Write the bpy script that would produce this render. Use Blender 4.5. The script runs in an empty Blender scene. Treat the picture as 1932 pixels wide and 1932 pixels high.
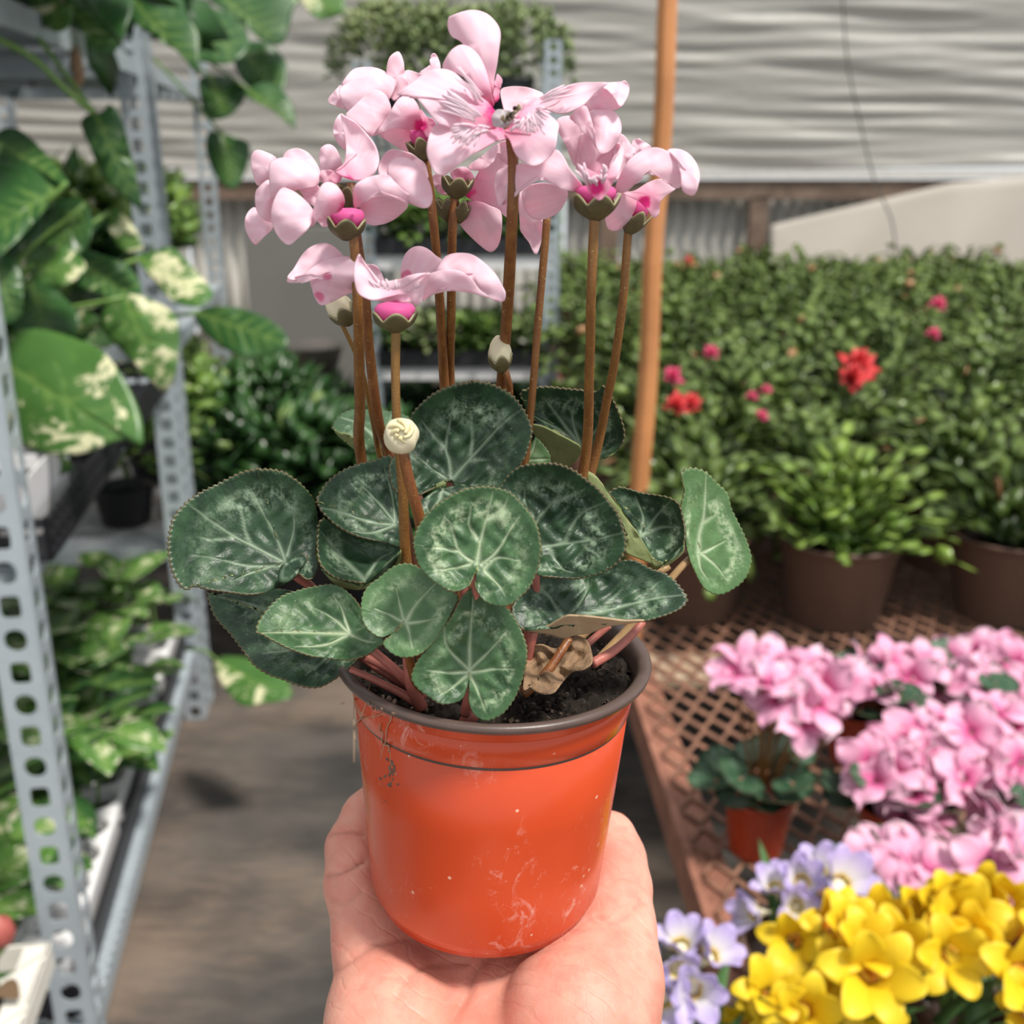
import bpy, math, random
import numpy as np
from mathutils import Vector, Matrix, Quaternion

sc = bpy.context.scene
COL = sc.collection
pi = math.pi
rnd = random.Random(7)

# ------------------------------------------------------------ camera, sky, sun, exposure
FPX = 2072.0                       # focal length in pixels of the 1932 px frame
PITCH = math.radians(18.4)
CAM = np.array([0.0, 0.0, 1.40])
cam_data = bpy.data.cameras.new('camera')
cam = bpy.data.objects.new('camera', cam_data); COL.objects.link(cam)
cam_data.sensor_width = 36; cam_data.lens = 36*FPX/1932
cam_data.clip_start = 0.01
cam.location = CAM; cam.rotation_euler = (pi/2-PITCH, 0, 0)
cam_data.dof.use_dof = True; cam_data.dof.focus_distance = 0.283; cam_data.dof.aperture_fstop = 16.0
sc.camera = cam
world = bpy.data.worlds.new('greenhouse_sky'); sc.world = world; world.use_nodes = True
bg = world.node_tree.nodes['Background']
bg.inputs[0].default_value = (0.93, 0.97, 1.0, 1); bg.inputs[1].default_value = 0.80
sun_d = bpy.data.lights.new('sun', 'SUN'); sun = bpy.data.objects.new('sun', sun_d); COL.objects.link(sun)
sun_d.energy = 3.9; sun_d.angle = math.radians(9); sun_d.color = (1, 0.95, 0.87)
sun.rotation_euler = Vector((-0.42, 0.36, -1.0)).to_track_quat('-Z', 'Y').to_euler()
sun.location = (2, -2, 5)
vs = sc.view_settings
vs.view_transform = 'Standard'; vs.look = 'None'; vs.gamma = 1; vs.use_curve_mapping = False
vs.exposure = 0.22

# ------------------------------------------------------------ helpers
cP, sP = math.cos(PITCH), math.sin(PITCH)
def ray(x, y):
    xc = (np.asarray(x, float)-966)/FPX; yc = (np.asarray(y, float)-966)/FPX
    return np.stack([xc, cP-yc*sP, -sP-yc*cP], -1)
def at(x, y, Y):                     # the point of the place seen at this pixel, Y metres ahead
    r = ray(x, y); return CAM + r*(np.asarray(Y, float)/r[..., 1])[..., None]
def atz(x, y, z):
    r = ray(x, y); return CAM + r*((z-CAM[2])/r[..., 2])[..., None]

ORG = {}
def thing(name, label, cat, loc=(0, 0, 0), rz=0, group=None):
    o = bpy.data.objects.new(name, None); COL.objects.link(o)
    o.empty_display_size = .02
    o.location = loc; o.rotation_euler = (0, 0, rz)
    tag(o, label, cat, group); ORG[o] = np.array(loc, float)
    return o
def tag(o, label=None, cat=None, group=None, kind=None):
    if label: o['label'] = label
    if cat: o['category'] = cat
    if group: o['group'] = group
    if kind: o['kind'] = kind
    return o
def mesh(name, V, Fs, mats, mi=None, smooth=True, attrs=None):
    """Fs: list of int arrays (n,3) or (n,4)"""
    V = np.asarray(V, np.float32).reshape(-1, 3)
    if isinstance(Fs, np.ndarray): Fs = [Fs]
    if len(Fs) and not isinstance(Fs[0], np.ndarray):
        m = bpy.data.meshes.new(name); m.from_pydata(V.tolist(), [], Fs)
    else:
        m = bpy.data.meshes.new(name)
        m.vertices.add(len(V)); m.vertices.foreach_set('co', V.ravel())
        sizes = np.concatenate([np.full(len(f), f.shape[1], np.int32) for f in Fs])
        idx = np.concatenate([f.ravel() for f in Fs]).astype(np.int32)
        m.loops.add(len(idx)); m.loops.foreach_set('vertex_index', idx)
        m.polygons.add(len(sizes))
        st = np.concatenate([[0], np.cumsum(sizes)[:-1]]).astype(np.int32)
        m.polygons.foreach_set('loop_start', st)
        m.update(calc_edges=True); m.validate()
    for k in (mats if isinstance(mats, (list, tuple)) else [mats]): m.materials.append(k)
    if mi is not None and len(mi) == len(m.polygons): m.polygons.foreach_set('material_index', np.asarray(mi, np.int32))
    if smooth: m.polygons.foreach_set('use_smooth', np.ones(len(m.polygons), bool))
    for k, a in (attrs or {}).items():
        at_ = m.attributes.new(k, 'FLOAT', 'POINT'); at_.data.foreach_set('value', np.asarray(a, np.float32))
    m.update()
    return m
def obj(name, m, parent=None, world=True, M=None):
    """link a mesh; world=True: vertices are in world space, shift them to the parent's origin"""
    o = bpy.data.objects.new(name, m); COL.objects.link(o)
    if parent is not None:
        o.parent = parent; ORG[o] = ORG.get(parent, np.zeros(3))
        if world and np.any(ORG[o]): m.transform(Matrix.Translation(-Vector(ORG[o])))
    else: ORG[o] = np.zeros(3)
    if M is not None: o.matrix_local = M
    return o

class G:                              # collects simple shapes into one mesh
    def __init__(s): s.V = []; s.F = []; s.n = 0; s.A = []
    def add(s, V, F, a=0.0):
        V = np.asarray(V, float).reshape(-1, 3)
        s.F += [[i+s.n for i in f] for f in F]; s.V.append(V); s.n += len(V); s.A.append(np.full(len(V), a)); return s
    def box(s, c, d, R=None, a=0.0):
        p = np.array([[x, y, z] for x in (-1, 1) for y in (-1, 1) for z in (-1, 1)])*np.array(d)/2
        if R is not None: p = p @ np.asarray(R).T
        return s.add(p+np.asarray(c), [[0, 1, 3, 2], [4, 6, 7, 5], [0, 4, 5, 1], [2, 3, 7, 6], [0, 2, 6, 4], [1, 5, 7, 3]], a)
    def bar(s, p, q, w, h, up=(0, 0, 1), a=0.0):
        p, q = np.asarray(p, float), np.asarray(q, float); L = np.linalg.norm(q-p); e = (q-p)/L
        x = np.cross(e, up); x /= np.linalg.norm(x)+1e-9; z = np.cross(x, e)
        return s.box((p+q)/2, (w, L, h), np.stack([x, e, z], 1), a)
    def tube(s, pts, rad, n=8, cap=True, a=0.0):
        V, F = tube_vf(pts, rad, n, cap); return s.add(V, F, a)
    def lathe(s, prof, n=32, c=(0, 0, 0)):
        V, F = lathe_vf(prof, n); return s.add(V+np.asarray(c), F)
    def mesh(s, name, mat, smooth=False): return mesh(name, np.concatenate(s.V), s.F, mat, smooth=smooth, attrs={'tint': np.concatenate(s.A)})
    def obj(s, name, mat, parent=None, smooth=False, world=True): return obj(name, s.mesh(name, mat, smooth), parent, world)
def spline(pts, n, closed=False):
    P = np.asarray(pts, float); m = len(P)
    if closed: Q = np.concatenate([P[-1:], P, P[:2]])
    else: Q = np.concatenate([2*P[:1]-P[1:2], P, 2*P[-1:]-P[-2:-1]])
    segs = m if closed else m-1
    k = 12; out = []
    t = np.linspace(0, 1, k, endpoint=False)[:, None]
    for i in range(segs):
        a, b, c, d = Q[i], Q[i+1], Q[i+2], Q[i+3]
        out.append(.5*((2*b)+(-a+c)*t+(2*a-5*b+4*c-d)*t*t+(-a+3*b-3*c+d)*t**3))
    out = np.concatenate(out)
    out = np.concatenate([out, out[:1] if closed else P[-1:]])
    L = np.concatenate([[0], np.cumsum(np.linalg.norm(np.diff(out[:, :2] if out.shape[1] == 3 and closed else out, axis=0), axis=1))])
    s = np.linspace(0, L[-1], n+1)[:-1] if closed else np.linspace(0, L[-1], n)
    return np.stack([np.interp(s, L, out[:, j]) for j in range(out.shape[1])], 1)
def tube_vf(pts, rad, n=8, cap=True):
    P = np.asarray(pts, float); m = len(P); rad = np.broadcast_to(np.asarray(rad, float), (m,))
    T = np.gradient(P, axis=0); T /= np.linalg.norm(T, axis=1)[:, None]+1e-12
    u = np.cross(T[0], [.3, .9, .1]); u /= np.linalg.norm(u); V = []
    for i in range(m):
        u = u-T[i]*u.dot(T[i]); u /= np.linalg.norm(u); w = np.cross(T[i], u)
        a = np.arange(n)*2*pi/n
        V.append(P[i]+rad[i]*(np.cos(a)[:, None]*u+np.sin(a)[:, None]*w))
    F = [[i*n+j, i*n+(j+1) % n, (i+1)*n+(j+1) % n, (i+1)*n+j] for i in range(m-1) for j in range(n)]
    if cap: F += [list(range(n))[::-1], list(range((m-1)*n, m*n))]
    return np.concatenate(V), F
def lathe_vf(prof, n=32):
    P = np.asarray(prof, float); m = len(P); a = np.arange(n)*2*pi/n
    V = np.stack([P[:, 0][:, None]*np.cos(a), P[:, 0][:, None]*np.sin(a), np.repeat(P[:, 1][:, None], n, 1)], -1).reshape(-1, 3)
    F = [[i*n+j, i*n+(j+1) % n, (i+1)*n+(j+1) % n, (i+1)*n+j] for i in range(m-1) for j in range(n)]
    return V, F

# ------------------------------------------------------------ materials
class NT:
    def __init__(s, name):
        s.m = bpy.data.materials.new(name); s.m.use_nodes = True
        s.t = s.m.node_tree; s.t.nodes.clear(); s.L = s.t.links
    def n(s, typ, props=None, **ins):
        nd = s.t.nodes.new(typ)
        for k, v in (props or {}).items(): setattr(nd, k, v)
        for k, v in ins.items():
            key = int(k[1:]) if k[0] == 'i' and k[1:].isdigit() else k.replace('_', ' ')
            s.set(nd.inputs[key], v)
        return nd
    def set(s, inp, v):
        if isinstance(v, bpy.types.NodeSocket): s.L.new(v, inp)
        elif isinstance(v, bpy.types.Node): s.L.new(v.outputs[0], inp)
        elif isinstance(v, (tuple, list)) and len(v) == 3 and inp.type == 'RGBA': inp.default_value = (*v, 1)
        else: inp.default_value = v
    def attr(s, name): return s.n('ShaderNodeAttribute', {'attribute_name': name}).outputs['Fac']
    def obj(s): return s.n('ShaderNodeTexCoord').outputs['Object']
    def rand(s): return s.n('ShaderNodeObjectInfo').outputs['Random']
    def noise(s, scale, detail=3, rough=.5, vec=None, dist=0):
        nd = s.n('ShaderNodeTexNoise', Scale=scale, Detail=detail, Roughness=rough, Distortion=dist)
        s.set(nd.inputs['Vector'], vec if vec is not None else s.obj()); return nd.outputs[0]
    def scaled(s, v): return s.n('ShaderNodeMapping', i3=v, i0=s.obj()).outputs[0]
    def math(s, op, a, b=0.0, c=0.0): return s.n('ShaderNodeMath', {'operation': op}, i0=a, i1=b, i2=c).outputs[0]
    def step(s, v, a, b, lo=0.0, hi=1.0):
        nd = s.n('ShaderNodeMapRange', {'interpolation_type': 'SMOOTHSTEP'}); s.set(nd.inputs[0], v)
        for i, x in zip((1, 2, 3, 4), (a, b, lo, hi)): nd.inputs[i].default_value = x
        return nd.outputs[0]
    def mix(s, f, a, b, mode='MIX'):
        nd = s.n('ShaderNodeMix', {'data_type': 'RGBA', 'blend_type': mode}); s.set(nd.inputs[0], f)
        s.set(nd.inputs[6], a); s.set(nd.inputs[7], b); return nd.outputs[2]
    def bump(s, h, strength=.3, dist=.001):
        return s.n('ShaderNodeBump', Strength=strength, Distance=dist, Height=h).outputs[0]
    def bsdf(s, color, rough=.5, **k):
        nd = s.n('ShaderNodeBsdfPrincipled'); s.set(nd.inputs['Base Color'], color); s.set(nd.inputs['Roughness'], rough)
        for a, v in k.items(): s.set(nd.inputs[a.replace('_', ' ')], v)
        return nd.outputs[0]
    def transl(s, sh, color, f):
        t = s.n('ShaderNodeBsdfTranslucent', Color=color).outputs[0]
        return s.n('ShaderNodeMixShader', i0=f, i1=sh, i2=t).outputs[0]
    def out(s, sh): s.n('ShaderNodeOutputMaterial', Surface=sh); return s.m

def simple(name, color, rough=.5, var=.25, scale=30, metal=0.0, bump=0.0, tr=0.0, rv=0.0, spec=.5):
    """one colour with noise variation, optional bump, translucency and per-object variation"""
    t = NT(name); nz = t.noise(scale, 4, .6)
    lo = tuple(c*(1-var) for c in color); hi = tuple(min(1, c*(1+var)) for c in color)
    c = t.mix(nz, lo, hi)
    if rv: c = t.mix(t.math('MULTIPLY', t.rand(), rv), c, tuple(min(1, x*1.9+.02) for x in color))
    kw = dict(Metallic=metal, Specular_IOR_Level=spec)
    if bump: kw['Normal'] = t.bump(nz, bump, .002)
    sh = t.bsdf(c, rough, **kw)
    if tr: sh = t.transl(sh, c, tr)
    return t.out(sh)

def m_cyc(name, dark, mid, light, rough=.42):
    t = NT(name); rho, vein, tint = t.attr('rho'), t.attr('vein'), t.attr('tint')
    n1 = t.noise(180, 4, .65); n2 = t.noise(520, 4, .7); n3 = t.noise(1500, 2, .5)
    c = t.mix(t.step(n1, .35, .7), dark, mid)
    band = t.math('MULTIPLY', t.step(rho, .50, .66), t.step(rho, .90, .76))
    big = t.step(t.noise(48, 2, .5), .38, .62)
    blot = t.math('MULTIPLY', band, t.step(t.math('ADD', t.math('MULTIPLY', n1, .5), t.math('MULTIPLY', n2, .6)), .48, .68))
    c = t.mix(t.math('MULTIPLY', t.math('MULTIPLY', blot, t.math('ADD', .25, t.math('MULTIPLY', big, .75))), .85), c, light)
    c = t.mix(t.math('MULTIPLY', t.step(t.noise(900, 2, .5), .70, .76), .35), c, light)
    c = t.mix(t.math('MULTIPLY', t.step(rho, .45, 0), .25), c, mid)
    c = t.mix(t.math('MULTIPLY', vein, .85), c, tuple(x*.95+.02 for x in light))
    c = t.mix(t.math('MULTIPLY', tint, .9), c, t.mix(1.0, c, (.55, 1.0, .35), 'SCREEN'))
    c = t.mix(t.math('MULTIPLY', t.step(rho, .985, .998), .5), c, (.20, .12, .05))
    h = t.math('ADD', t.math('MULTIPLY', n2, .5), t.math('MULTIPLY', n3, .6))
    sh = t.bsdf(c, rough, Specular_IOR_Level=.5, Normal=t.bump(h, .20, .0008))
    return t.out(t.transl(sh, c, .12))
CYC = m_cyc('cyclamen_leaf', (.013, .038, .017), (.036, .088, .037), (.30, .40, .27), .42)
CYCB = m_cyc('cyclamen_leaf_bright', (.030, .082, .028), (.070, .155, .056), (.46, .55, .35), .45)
def m_under(name, a, b):
    t = NT(name); c = t.mix(t.noise(260, 4, .6), a, b); c = t.mix(t.math('MULTIPLY', t.attr('vein'), .6), c, (.6, .55, .4))
    return t.out(t.transl(t.bsdf(c, .6, Normal=t.bump(t.noise(900), .25, .0006)), c, .2))
UNDER = m_under('leaf_underside', (.20, .26, .09), (.33, .36, .16))
UNDER_TAN = m_under('leaf_underside_tan', (.36, .24, .13), (.50, .36, .22))
def m_petal(name, pale, deep, core):
    t = NT(name); b = t.attr('base'); rho = t.attr('rho')
    streak = t.noise(90, 3, .6); fine = t.noise(700, 3, .6)
    c = t.mix(t.step(t.math('ADD', b, t.math('MULTIPLY', streak, .35)), .30, .95), pale, deep)
    c = t.mix(t.step(t.math('ADD', b, t.math('MULTIPLY', t.math('SUBTRACT', fine, .5), .22)), .70, .86), c, core)
    c = t.mix(t.math('MULTIPLY', t.attr('vein'), .16), c, deep)
    spot = t.n('ShaderNodeTexVoronoi', Scale=95.0, Vector=t.obj()); 
    c = t.mix(t.math('MULTIPLY', t.step(spot.outputs['Distance'], .17, .11), t.math('MULTIPLY', t.attr('tint'), .8)), c, (.78, .16, .34))
    sh = t.bsdf(c, .55, Specular_IOR_Level=.3, Subsurface_Weight=.25, Subsurface_Radius=(.004, .002, .002), Subsurface_Scale=.4,
                Normal=t.bump(t.noise(1200, 2), .08, .0004))
    return t.out(t.transl(sh, t.mix(.5, c, deep), .34))
PETAL = m_petal('pink_petal', (.96, .72, .80), (.88, .40, .55), (.72, .015, .22))
THROAT = m_petal('magenta_throat', (.80, .16, .42), (.72, .07, .30), (.55, .01, .16))
FRILL = m_petal('frill_pink', (.95, .74, .82), (.95, .66, .77), (.9, .5, .65))
def m_stem():
    t = NT('flower_stem'); v = t.scaled((1, 1, .15)); n = t.noise(420, 4, .6, v); g = t.attr('tint')
    c = t.mix(t.step(n, .3, .75), (.15, .042, .012), (.25, .095, .022))
    c = t.mix(g, c, t.mix(n, (.15, .075, .012), (.28, .15, .03)))
    c = t.mix(t.step(t.noise(1600, 2), .66, .74), c, (.42, .30, .10))
    return t.out(t.bsdf(c, .45, Normal=t.bump(t.noise(1400, 2), .2, .0005)))
STEM = m_stem()
PINKSTEM = simple('pink_petiole', (.40, .12, .09), .45, .35, 300, bump=.1)
TANSTEM = simple('tan_petiole', (.36, .22, .10), .45, .3, 300, bump=.1)
def m_calyx():
    t = NT('calyx'); n = t.noise(500, 4); c = t.mix(n, (.050, .038, .014), (.145, .118, .046)); c = t.mix(t.attr('tint'), c, (.30, .28, .15))
    return t.out(t.bsdf(c, .5, Normal=t.bump(t.noise(1200), .2, .0005)))
CALYX = m_calyx()
BUD = simple('cream_bud', (.80, .72, .50), .5, .12, 400, tr=.15)
def m_pot():
    t = NT('orange_pot'); o = t.obj(); n = t.noise(22, 4, .6)
    c = t.mix(n, (.50, .048, .010), (.64, .075, .016))
    sc_ = t.step(t.noise(170, 6, .8, t.scaled((1, 1, .6)), .8), .54, .70); zone = t.step(t.noise(26, 2), .46, .62)
    dust = t.math('MULTIPLY', t.math('MULTIPLY', sc_, zone), .5)
    c = t.mix(dust, c, (.85, .60, .52))
    sp = t.n('ShaderNodeTexVoronoi', Scale=260.0, Vector=o)
    speck = t.math('MULTIPLY', t.step(sp.outputs['Distance'], .16, .10), t.step(t.noise(120, 2), .58, .64))
    c = t.mix(t.math('MULTIPLY', speck, .7), c, (.78, .55, .40))
    r = t.math('ADD', .26, t.math('MULTIPLY', dust, .5))
    return t.out(t.bsdf(c, r, Normal=t.bump(t.math('ADD', t.math('MULTIPLY', n, .6), dust), .08, .001)))
POT = m_pot()
POTRIM = simple('pot_rim_brown', (.085, .055, .045), .38, .3, 160, bump=.05)
def m_soil():
    t = NT('potting_soil'); v = t.n('ShaderNodeTexVoronoi', Scale=420.0, Vector=t.obj()); n = t.noise(500, 6, .75)
    c = t.mix(n, (.006, .004, .003), (.045, .026, .014)); c = t.mix(t.step(t.noise(900, 2), .70, .76), c, (.20, .13, .07))
    return t.out(t.bsdf(c, .95, Normal=t.bump(t.math('ADD', n, v.outputs['Distance']), 1.0, .003)))
SOIL = m_soil()
DEAD = simple('dead_leaf', (.235, .145, .08), .85, .9, 210, bump=.8)
def m_skin():
    t = NT('skin'); n = t.noise(28, 4, .6); f = t.noise(160, 4, .6)
    c = t.mix(t.step(n, .3, .7), (.58, .225, .165), (.74, .385, .295)); c = t.mix(t.math('MULTIPLY', t.step(f, .42, .75), .5), c, (.66, .20, .155))
    c = t.mix(t.attr('tint'), c, (.52, .17, .12))
    w = t.n('ShaderNodeTexWave', {'wave_type': 'BANDS', 'bands_direction': 'DIAGONAL'}, Scale=60.0, Distortion=14.0, Detail=3.0, Detail_Scale=.5, Vector=t.scaled((1, 1.2, .7)))
    v = t.n('ShaderNodeTexVoronoi', {'feature': 'DISTANCE_TO_EDGE'}, Scale=420.0, Vector=t.scaled((1, .5, 1)))
    h = t.math('ADD', t.math('MULTIPLY', t.step(w.outputs['Fac'], 0, .12), .8), t.math('MULTIPLY', t.step(v.outputs[0], 0, .12), .16))
    return t.out(t.bsdf(c, .48, Specular_IOR_Level=.4, Subsurface_Weight=.6, Subsurface_Radius=(.010, .004, .002), Subsurface_Scale=.16, Normal=t.bump(h, .22, .0007)))
SKIN = m_skin()
NAIL = simple('nail', (.78, .48, .42), .3, .06, 40)
def m_varieg(name, g1, g2, cream, amt=.56, scale=9):
    t = NT(name); n = t.noise(scale, 5, .65, t.scaled((1, 1, 1)), .6); f = t.noise(scale*6, 3, .6)
    c = t.mix(t.noise(14, 3), g1, g2)
    v = t.math('ADD', n, t.math('MULTIPLY', t.math('SUBTRACT', f, .5), .25))
    c = t.mix(t.step(v, amt, amt+.06), c, cream); c = t.mix(t.math('MULTIPLY', t.attr('vein'), .55), c, (.26, .40, .10))
    return t.out(t.transl(t.bsdf(c, .34, Specular_IOR_Level=.5), c, .22))
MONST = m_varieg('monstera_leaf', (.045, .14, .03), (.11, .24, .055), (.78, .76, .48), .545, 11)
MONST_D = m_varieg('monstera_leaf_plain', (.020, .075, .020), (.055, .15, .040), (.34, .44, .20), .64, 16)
POTHOS = m_varieg('seedling_leaf', (.05, .16, .025), (.14, .29, .06), (.82, .80, .58), .53, 3.5)
VINE = simple('green_stem', (.13, .24, .05), .5, .3, 40)
def m_cactus(name, a, b, tip):
    t = NT(name); k = t.attr('tint'); c = t.mix(k, a, b); c = t.mix(t.step(k, .90, .97), c, tip)
    c = t.mix(t.math('MULTIPLY', t.rand(), .35), c, t.mix(1.0, c, (1.25, 1.25, 1.1), 'MULTIPLY'))
    return t.out(t.transl(t.bsdf(c, .33, Specular_IOR_Level=.55), c, .15))
CACT = m_cactus('cactus_segment', (.018, .050, .009), (.20, .285, .062), (.45, .24, .12))
CACT_Y = m_cactus('cactus_segment_young', (.06, .15, .02), (.32, .44, .08), (.55, .42, .16))
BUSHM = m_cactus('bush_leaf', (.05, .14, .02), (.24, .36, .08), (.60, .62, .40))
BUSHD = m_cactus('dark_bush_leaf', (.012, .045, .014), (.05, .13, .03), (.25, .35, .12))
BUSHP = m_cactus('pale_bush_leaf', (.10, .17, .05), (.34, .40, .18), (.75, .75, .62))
BUDR = simple('dull_red_bud', (.36, .085, .07), .5, .4, 60)
REDF = simple('red_cactus_flower', (.72, .045, .05), .5, .3, 60, tr=.25)
PINKF = simple('pink_cactus_flower', (.78, .08, .20), .5, .3, 60, tr=.25)
BPOT = simple('brown_plastic_pot', (.135, .078, .056), .42, .18, 8)
RPOT = simple('red_plastic_pot', (.40, .045, .012), .30, .2, 12)
def m_rust(name, a, b, c3, scale=40):
    t = NT(name); n = t.noise(scale, 6, .7); f = t.noise(scale*5, 4, .6)
    c = t.mix(t.step(n, .35, .65), a, b); c = t.mix(t.step(f, .58, .72), c, c3)
    return t.out(t.bsdf(c, .7, Normal=t.bump(f, .4, .002)))
RUST = m_rust('rusty_steel', (.15, .065, .038), (.27, .125, .075), (.40, .24, .16))
RAIL = m_rust('rusty_rail', (.21, .085, .055), (.33, .14, .09), (.44, .20, .12), 18)
SAND = m_rust('sandy_bar', (.34, .23, .15), (.50, .38, .27), (.60, .50, .40), 30)
def m_galv():
    t = NT('galvanised_steel'); n = t.noise(14, 5, .6); f = t.noise(120, 3)
    c = t.mix(n, (.34, .39, .43), (.54, .60, .64)); c = t.mix(t.math('MULTIPLY', f, .3), c, (.24, .27, .30))
    return t.out(t.bsdf(c, .45, Metallic=.25, Normal=t.bump(f, .1, .001)))
GALV = m_galv()
WHITE = simple('white_plastic', (.76, .75, .76), .45, .08, 20)
BLACK = simple('black_plastic', (.018, .018, .022), .45, .3, 20)
CREAMW = simple('white_coated_mesh', (.72, .69, .62), .5, .12, 40)
def m_film():
    t = NT('plastic_film'); n = t.noise(1.2, 4, .6, t.scaled((.5, 1, 2.2))); f = t.noise(9, 4, .6, t.scaled((.35, 1, 2.4)), .5)
    c = t.mix(n, (.47, .445, .40), (.60, .58, .545)); c = t.mix(t.math('MULTIPLY', f, .5), c, (.68, .66, .63))
    sh = t.bsdf(c, .42, Specular_IOR_Level=.5, Normal=t.bump(f, .35, .03))
    return t.out(t.transl(sh, c, .45))
FILM = m_film()
WOOD = m_rust('weathered_wood', (.13, .085, .06), (.22, .15, .11), (.28, .21, .16), 6)
STAKE = simple('orange_wood', (.56, .235, .085), .5, .25, 12, bump=.1)
CORR = simple('corrugated_panel', (.50, .48, .44), .6, .2, 3)
GREYW = simple('grey_panel', (.21, .205, .19), .6, .15, 3)
CLOTH = simple('beige_cloth', (.50, .455, .40), .7, .12, 2, tr=.2)
def m_ground():
    t = NT('ground_cloth'); n = t.noise(3.2, 6, .62, t.scaled((.7, 1.6, 1))); f = t.noise(26, 5, .7, t.scaled((.5, 2.2, 1))); b = t.noise(1.5, 3, .5)
    c = t.mix(t.step(n, .3, .7), (.030, .027, .025), (.105, .090, .078))
    c = t.mix(t.math('MULTIPLY', t.step(t.math('ADD', b, t.math('MULTIPLY', f, .3)), .60, .84), .6), c, (.28, .20, .145))
    return t.out(t.bsdf(c, .75, Normal=t.bump(f, .4, .01)))
GROUND = m_ground()
YEL = simple('yellow_petal', (.93, .66, .02), .5, .16, 60, tr=.3)
YELC = simple('yellow_throat', (.80, .34, .01), .5, .2, 60, tr=.2)
def m_lav():
    t = NT('lavender_petal'); r = t.attr('rho'); c = t.mix(t.step(r, .1, .9), (.86, .84, .82), (.58, .47, .78))
    c = t.mix(t.step(r, .22, .02), c, (.85, .62, .05))
    return t.out(t.transl(t.bsdf(c, .5), c, .3))
LAV = m_lav()
def m_bpink():
    t = NT('bench_cyclamen_petal'); r = t.attr('rho'); c = t.mix(t.step(r, .0, .55), (.72, .10, .32), (.88, .45, .64))
    c = t.mix(t.math('MULTIPLY', t.step(r, .5, 1), t.rand()), c, (.93, .72, .80))
    return t.out(t.transl(t.bsdf(c, .5), c, .3))
BPINK = m_bpink()
BLEAF = m_cyc('bench_cyclamen_leaf', (.012, .045, .022), (.035, .11, .04), (.16, .26, .16))
BLADE = simple('freesia_blade', (.075, .17, .05), .42, .3, 30, tr=.2, rv=.3)
TERRA = simple('hanging_pot', (.28, .24, .21), .6, .2, 8)
WIRE = simple('dark_wire', (.10, .10, .09), .6, .1, 8)
# ============================================================ the setting
def grid(nx, ny, fn):
    u, v = np.meshgrid(np.linspace(0, 1, nx), np.linspace(0, 1, ny))
    V = fn(u, v).reshape(-1, 3)
    i = np.arange(nx*ny).reshape(ny, nx)
    return V, np.stack([i[:-1, :-1], i[:-1, 1:], i[1:, 1:], i[1:, :-1]], -1).reshape(-1, 4)
def slab_grid(name, nx, ny, fn, off, mat):
    """a sheet with thickness: two grids and a border"""
    V, F = grid(nx, ny, fn); n = len(V)
    i = np.arange(n).reshape(ny, nx)
    ring = np.concatenate([i[0, :], i[1:, -1], i[-1, -2::-1], i[-2:0:-1, 0]])
    r2 = np.roll(ring, -1)
    B = np.stack([ring, ring+n, r2+n, r2], 1)
    return mesh(name, np.concatenate([V, V+np.asarray(off)]), np.concatenate([F, F[:, ::-1]+n, B]), mat)
g = G().box((0, 3.2, -.05), (14, 11, .1)); fl = g.obj('floor', GROUND); tag(fl, 'dark dusty ground cloth of the aisle floor', 'floor', kind='structure')

YW = 6.25
def wr(u, v, seed=0):
    a = np.zeros_like(u); r = np.random.RandomState(3+seed)
    for k in range(26):
        fu, fv = r.uniform(-4, 13), r.uniform(5, 46)
        a += np.sin(2*pi*(fu*u+fv*v*(1+.12*np.sin(2*pi*u*r.uniform(.5, 2)+k))+r.rand()))*r.uniform(.3, 1)/(2+fv*.35)
    return a
ftop = lambda u, v: np.stack([-6+11.5*u, YW+.10*wr(u, v)*.24, 1.29+.02*np.sin(u*9)+2.6*v], -1)
o = obj('wall_back', slab_grid('wall_back', 320, 200, ftop, (0, .012, 0), FILM)); tag(o, 'wrinkled translucent grey-white plastic film wall at the back', 'wall', kind='structure')
fleft = lambda u, v: np.stack([-3.3+.06*wr(u, v, 5)*.6, -1.0+7.3*u, .0+3.9*v], -1)
o = obj('wall_left', slab_grid('wall_left', 160, 120, fleft, (-.012, 0, 0), FILM)); tag(o, 'plastic film wall behind the left shelving', 'wall', kind='structure')
# hem bar of the film, wood beam, corrugated panels, posts
G().box((-.25, YW-.06, 1.262), (11.5, .05, .045)).obj('trim_1', simple('film_hem', (.62, .60, .57), .5)).__setitem__('kind', 'structure')
G().box((-.25, YW-.02, 1.18), (11.5, .09, .10)).obj('trim_2', WOOD).__setitem__('kind', 'structure')
lw = bpy.data.objects.new('wall_back_lower', None); COL.objects.link(lw); tag(lw, 'corrugated pale panels below the film', 'wall', kind='structure'); ORG[lw] = np.zeros(3)
for k in range(11):
    x0 = -6+1.05*k
    fn = lambda u, v, x0=x0: np.stack([x0+1.03*u, YW+.06+.018*np.sin(u*2*pi*13)+.004*(k % 2), 1.16*v], -1)
    obj('panel', slab_grid('panel', 105, 2, fn, (0, .006, 0), CORR), lw)
for px in (1432, 1150, 560):
    p = at(px, 390, YW-.05); G().box((p[0], YW-.03, .57), (.10, .07, 1.14)).obj('trim_3', WOOD).__setitem__('kind', 'structure')
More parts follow.
